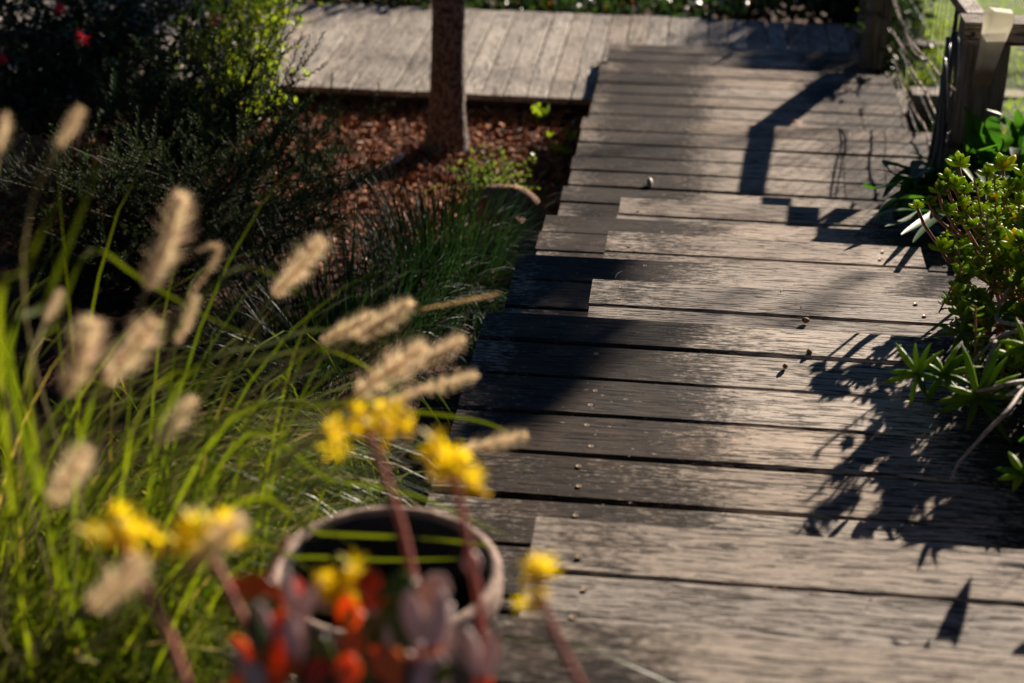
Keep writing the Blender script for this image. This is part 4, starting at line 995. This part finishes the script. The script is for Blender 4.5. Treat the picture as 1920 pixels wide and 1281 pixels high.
for a in ((495, 1120, 1.05, -35, 90, 60, 'paddle'), (470, 1100, 1.05, -10, 80, 50, 'paddle'), (525, 1250, 1.0, 80, 85, 66, 'paddle'), (530, 1180, 1.0, 160, 60, 55, 'paddle'), (545, 1130, 1.02, 100, 100, 22, 'paddlepale'), (562, 1165, 1.02, 75, 110, 26, 'paddlepale'), (575, 1140, 1.04, 60, 90, 20, 'paddlepale'), (555, 1235, 1.0, 70, 90, 26, 'paddlepale'), (500, 1160, 1.02, 120, 75, 60, 'paddlegreen'), (520, 1205, 1.03, 20, 70, 50, 'paddlegreen'),
          (692, 1105, 1.05, 90, 62, 46, 'paddle'), (745, 1105, 1.05, 10, 66, 56, 'paddlegreen'), (760, 1130, 1.06, -60, 70, 40, 'paddle'), (655, 1155, 1.02, 95, 70, 40, 'paddle'), (658, 1210, 1.02, 80, 56, 46, 'paddle'), (650, 1262, 1.0, 80, 56, 46, 'paddle'), (735, 1165, 1.05, 60, 90, 60, 'paddlegreen'), (752, 1205, 1.05, 100, 60, 36, 'paddlegreen'), (775, 1160, 1.02, 100, 95, 36, 'paddlepale'), (815, 1180, 1.02, 80, 110, 40, 'paddlepale'), (815, 1108, 1.08, 60, 56, 50, 'paddlepale'), (810, 1225, 1.02, 90, 50, 30, 'paddle'),
          (730, 1250, 1.0, 110, 75, 52, 'paddle'), (790, 1275, 1.0, 70, 70, 34, 'paddlepale'), (826, 1272, 1.0, 95, 74, 30, 'paddlepale'), (888, 1235, 1.05, 105, 92, 30, 'paddlepale'), (918, 1235, 1.05, 75, 92, 30, 'paddlepale'), (905, 1285, 1.05, 90, 50, 30, 'paddle'), (885, 1060, 1.12, 100, 46, 30, 'paddlepale'), (590, 1265, 1.0, 60, 60, 40, 'paddle'), (480, 1275, 1.0, 100, 60, 36, 'paddlepale'), (690, 1185, 1.05, 40, 60, 50, 'paddlegreen'), (600, 1215, 1.05, 140, 60, 40, 'paddlegreen')):
    paddle(*a)
for i in range(26):
    paddle(U(450, 600) if R() < .4 else U(640, 860), U(1120, 1290), U(.98, 1.08), U(40, 140), U(50, 95), U(14, 30), random.choice(['paddlepale', 'paddle', 'paddlegreen', 'paddlegreen', 'paddlepale']), U(-.5, .5))

# ------------------------------------------------------------------ small litter on the boards
b = MB()
for i in range(230):
    u_, v_ = U(900, 1860), U(130, 1180)
    z = interp(v_, [(235, -2.185), (236, -2.005), (355, -2.005), (356, W4z - 5.5 * RS), (430, W4z - 4 * RS), (480, W4z - 2.6 * RS), (540, W4z - 1.6 * RS), (600, W4z - RS), (625, W4z), (975, W4z), (1000, W4z + RS), (1180, W4z + RS)])
    if 356 < v_ < 640 or 965 < v_ < 1010: continue
    p = gp(u_, v_, z)
    if p.x < -.17 or p.x > .9: continue
    b.leaf(p + V((0, 0, .003)), V((U(-1, 1), U(-1, 1), U(0, .3))).normalized(), V((U(-.3, .3), U(-.3, .3), 1)), U(.002, .009), U(.0012, .003), R())
tag(b.build('litter', 'chip', org=(0, 4, -2)), 'tiny crumbs of leaf and bark scattered over the boards', 'litter', kind='stuff')

def nut(p, rx, ry, rz_, mat, label, name='gumnut', cat='seed pod', group=None):
    mb = MB(); mb.blob(p, rx, ry, rz_, .5, 0, 12, 8, .10, Quaternion((U(-1, 1), U(-1, 1), U(-1, 1), U(-1, 1))).normalized()); tag(mb.build(name, mat, org=p - V((0, 0, rz_))), label, cat, group)
nut(gp(1510, 606, W4z - RS) + V((0, 0, .007)), .006, .006, .008, 'nut', 'orange brown gumnut standing in the board gap, farthest of three', group='gumnuts on the steps')
nut(gp(1517, 664, W4z) + V((0, 0, .005)), .0075, .0055, .005, 'nut', 'reddish gumnut on the landing, middle of three', group='gumnuts on the steps')
nut(gp(1472, 691, W4z) + V((0, 0, .005)), .0065, .0055, .005, 'nut', 'dark gumnut nearest the viewer on the landing boards', group='gumnuts on the steps')
nut(gp(1218, 347, -2.005) + V((0, 0, .010)), .022, .011, .010, 'palenut', 'pale olive seed husk lying on the lower landing edge', 'seed_husk')
def flake(name, P, W, mat, label, cat='leaf', fold=.3):
    mb = MB(); Q = smooth_path(P, 5); k = len(Q) - 1; sd = (Q[-1] - Q[0]).cross(V((0, 0, 1))).normalized()
    mb.strip(Q, [W * math.sin(math.pi * (.06 + .9 * i / k)) for i in range(k + 1)], sd, .3, 0, fold); tag(mb.build(name, mat, org=Q[0]), label, cat)
up = V((0, 0, .006))
flake('dry_leaf', [gp(1480, 233, -2.185) + up, gp(1490, 232, -2.185) + up * 2, gp(1502, 234, -2.185) + up], .018, 'dryleaf', 'small orange dead leaf on the lower landing boards')
flake('bleached_leaf', [gp(1102, 143, -2.2) + up, gp(1110, 132, -2.2) + up * 2, gp(1124, 126, -2.185) + up * 3], .02, 'paleleaf', 'yellow cream leaf curled at the corner of the lowest boards')
flake('bleached_leaf', [gp(715, 314, -2.39) + up * 3, gp(738, 315, -2.39) + up * 4, gp(752, 308, -2.39) + up * 5, gp(760, 298, -2.39) + up * 6], .02, 'paleleaf', 'curved white dry leaf lying on mulch left of the trunk')
flake('bleached_leaf', [gp(1058, 215, -2.41) + up * 3, gp(1066, 222, -2.41) + up * 5], .024, 'paleleaf', 'pale chip shaped leaf on mulch beside the boardwalk corner')
flake('bleached_leaf', [gp(1068, 237, -2.41) + up * 3, gp(1076, 242, -2.41) + up * 5], .026, 'paleleaf', 'rounded cream leaf on mulch under the landing edge')
flake('grass_straw', [gp(1153, 524, W4z - 2 * RS) + up * .4, gp(1158, 517, W4z - 2 * RS) + up, gp(1167, 511, W4z - 2 * RS) + up * .6], .004, 'paleleaf', 'short curved dry straw at the half step corner', 'straw', 0.)
for (u_, v_, z, l) in ((1462, 552, W4z - RS, 'tiny white husk standing on the half step boards'), (1500, 582, W4z - RS, 'tiny pale husk lying on the half step near the gap')):
    p = gp(u_, v_, z); mb = MB(); mb.fat(p + V((0, 0, .002)), V((.3, .8, .3)).normalized(), V((0, 0, 1)), .014, .003, .002); tag(mb.build('seed_husk', 'paleleaf', org=p), l, 'husk', 'tiny husks on the half step')
for o in bpy.data.objects:
    if '_o' in o: del o['_o']
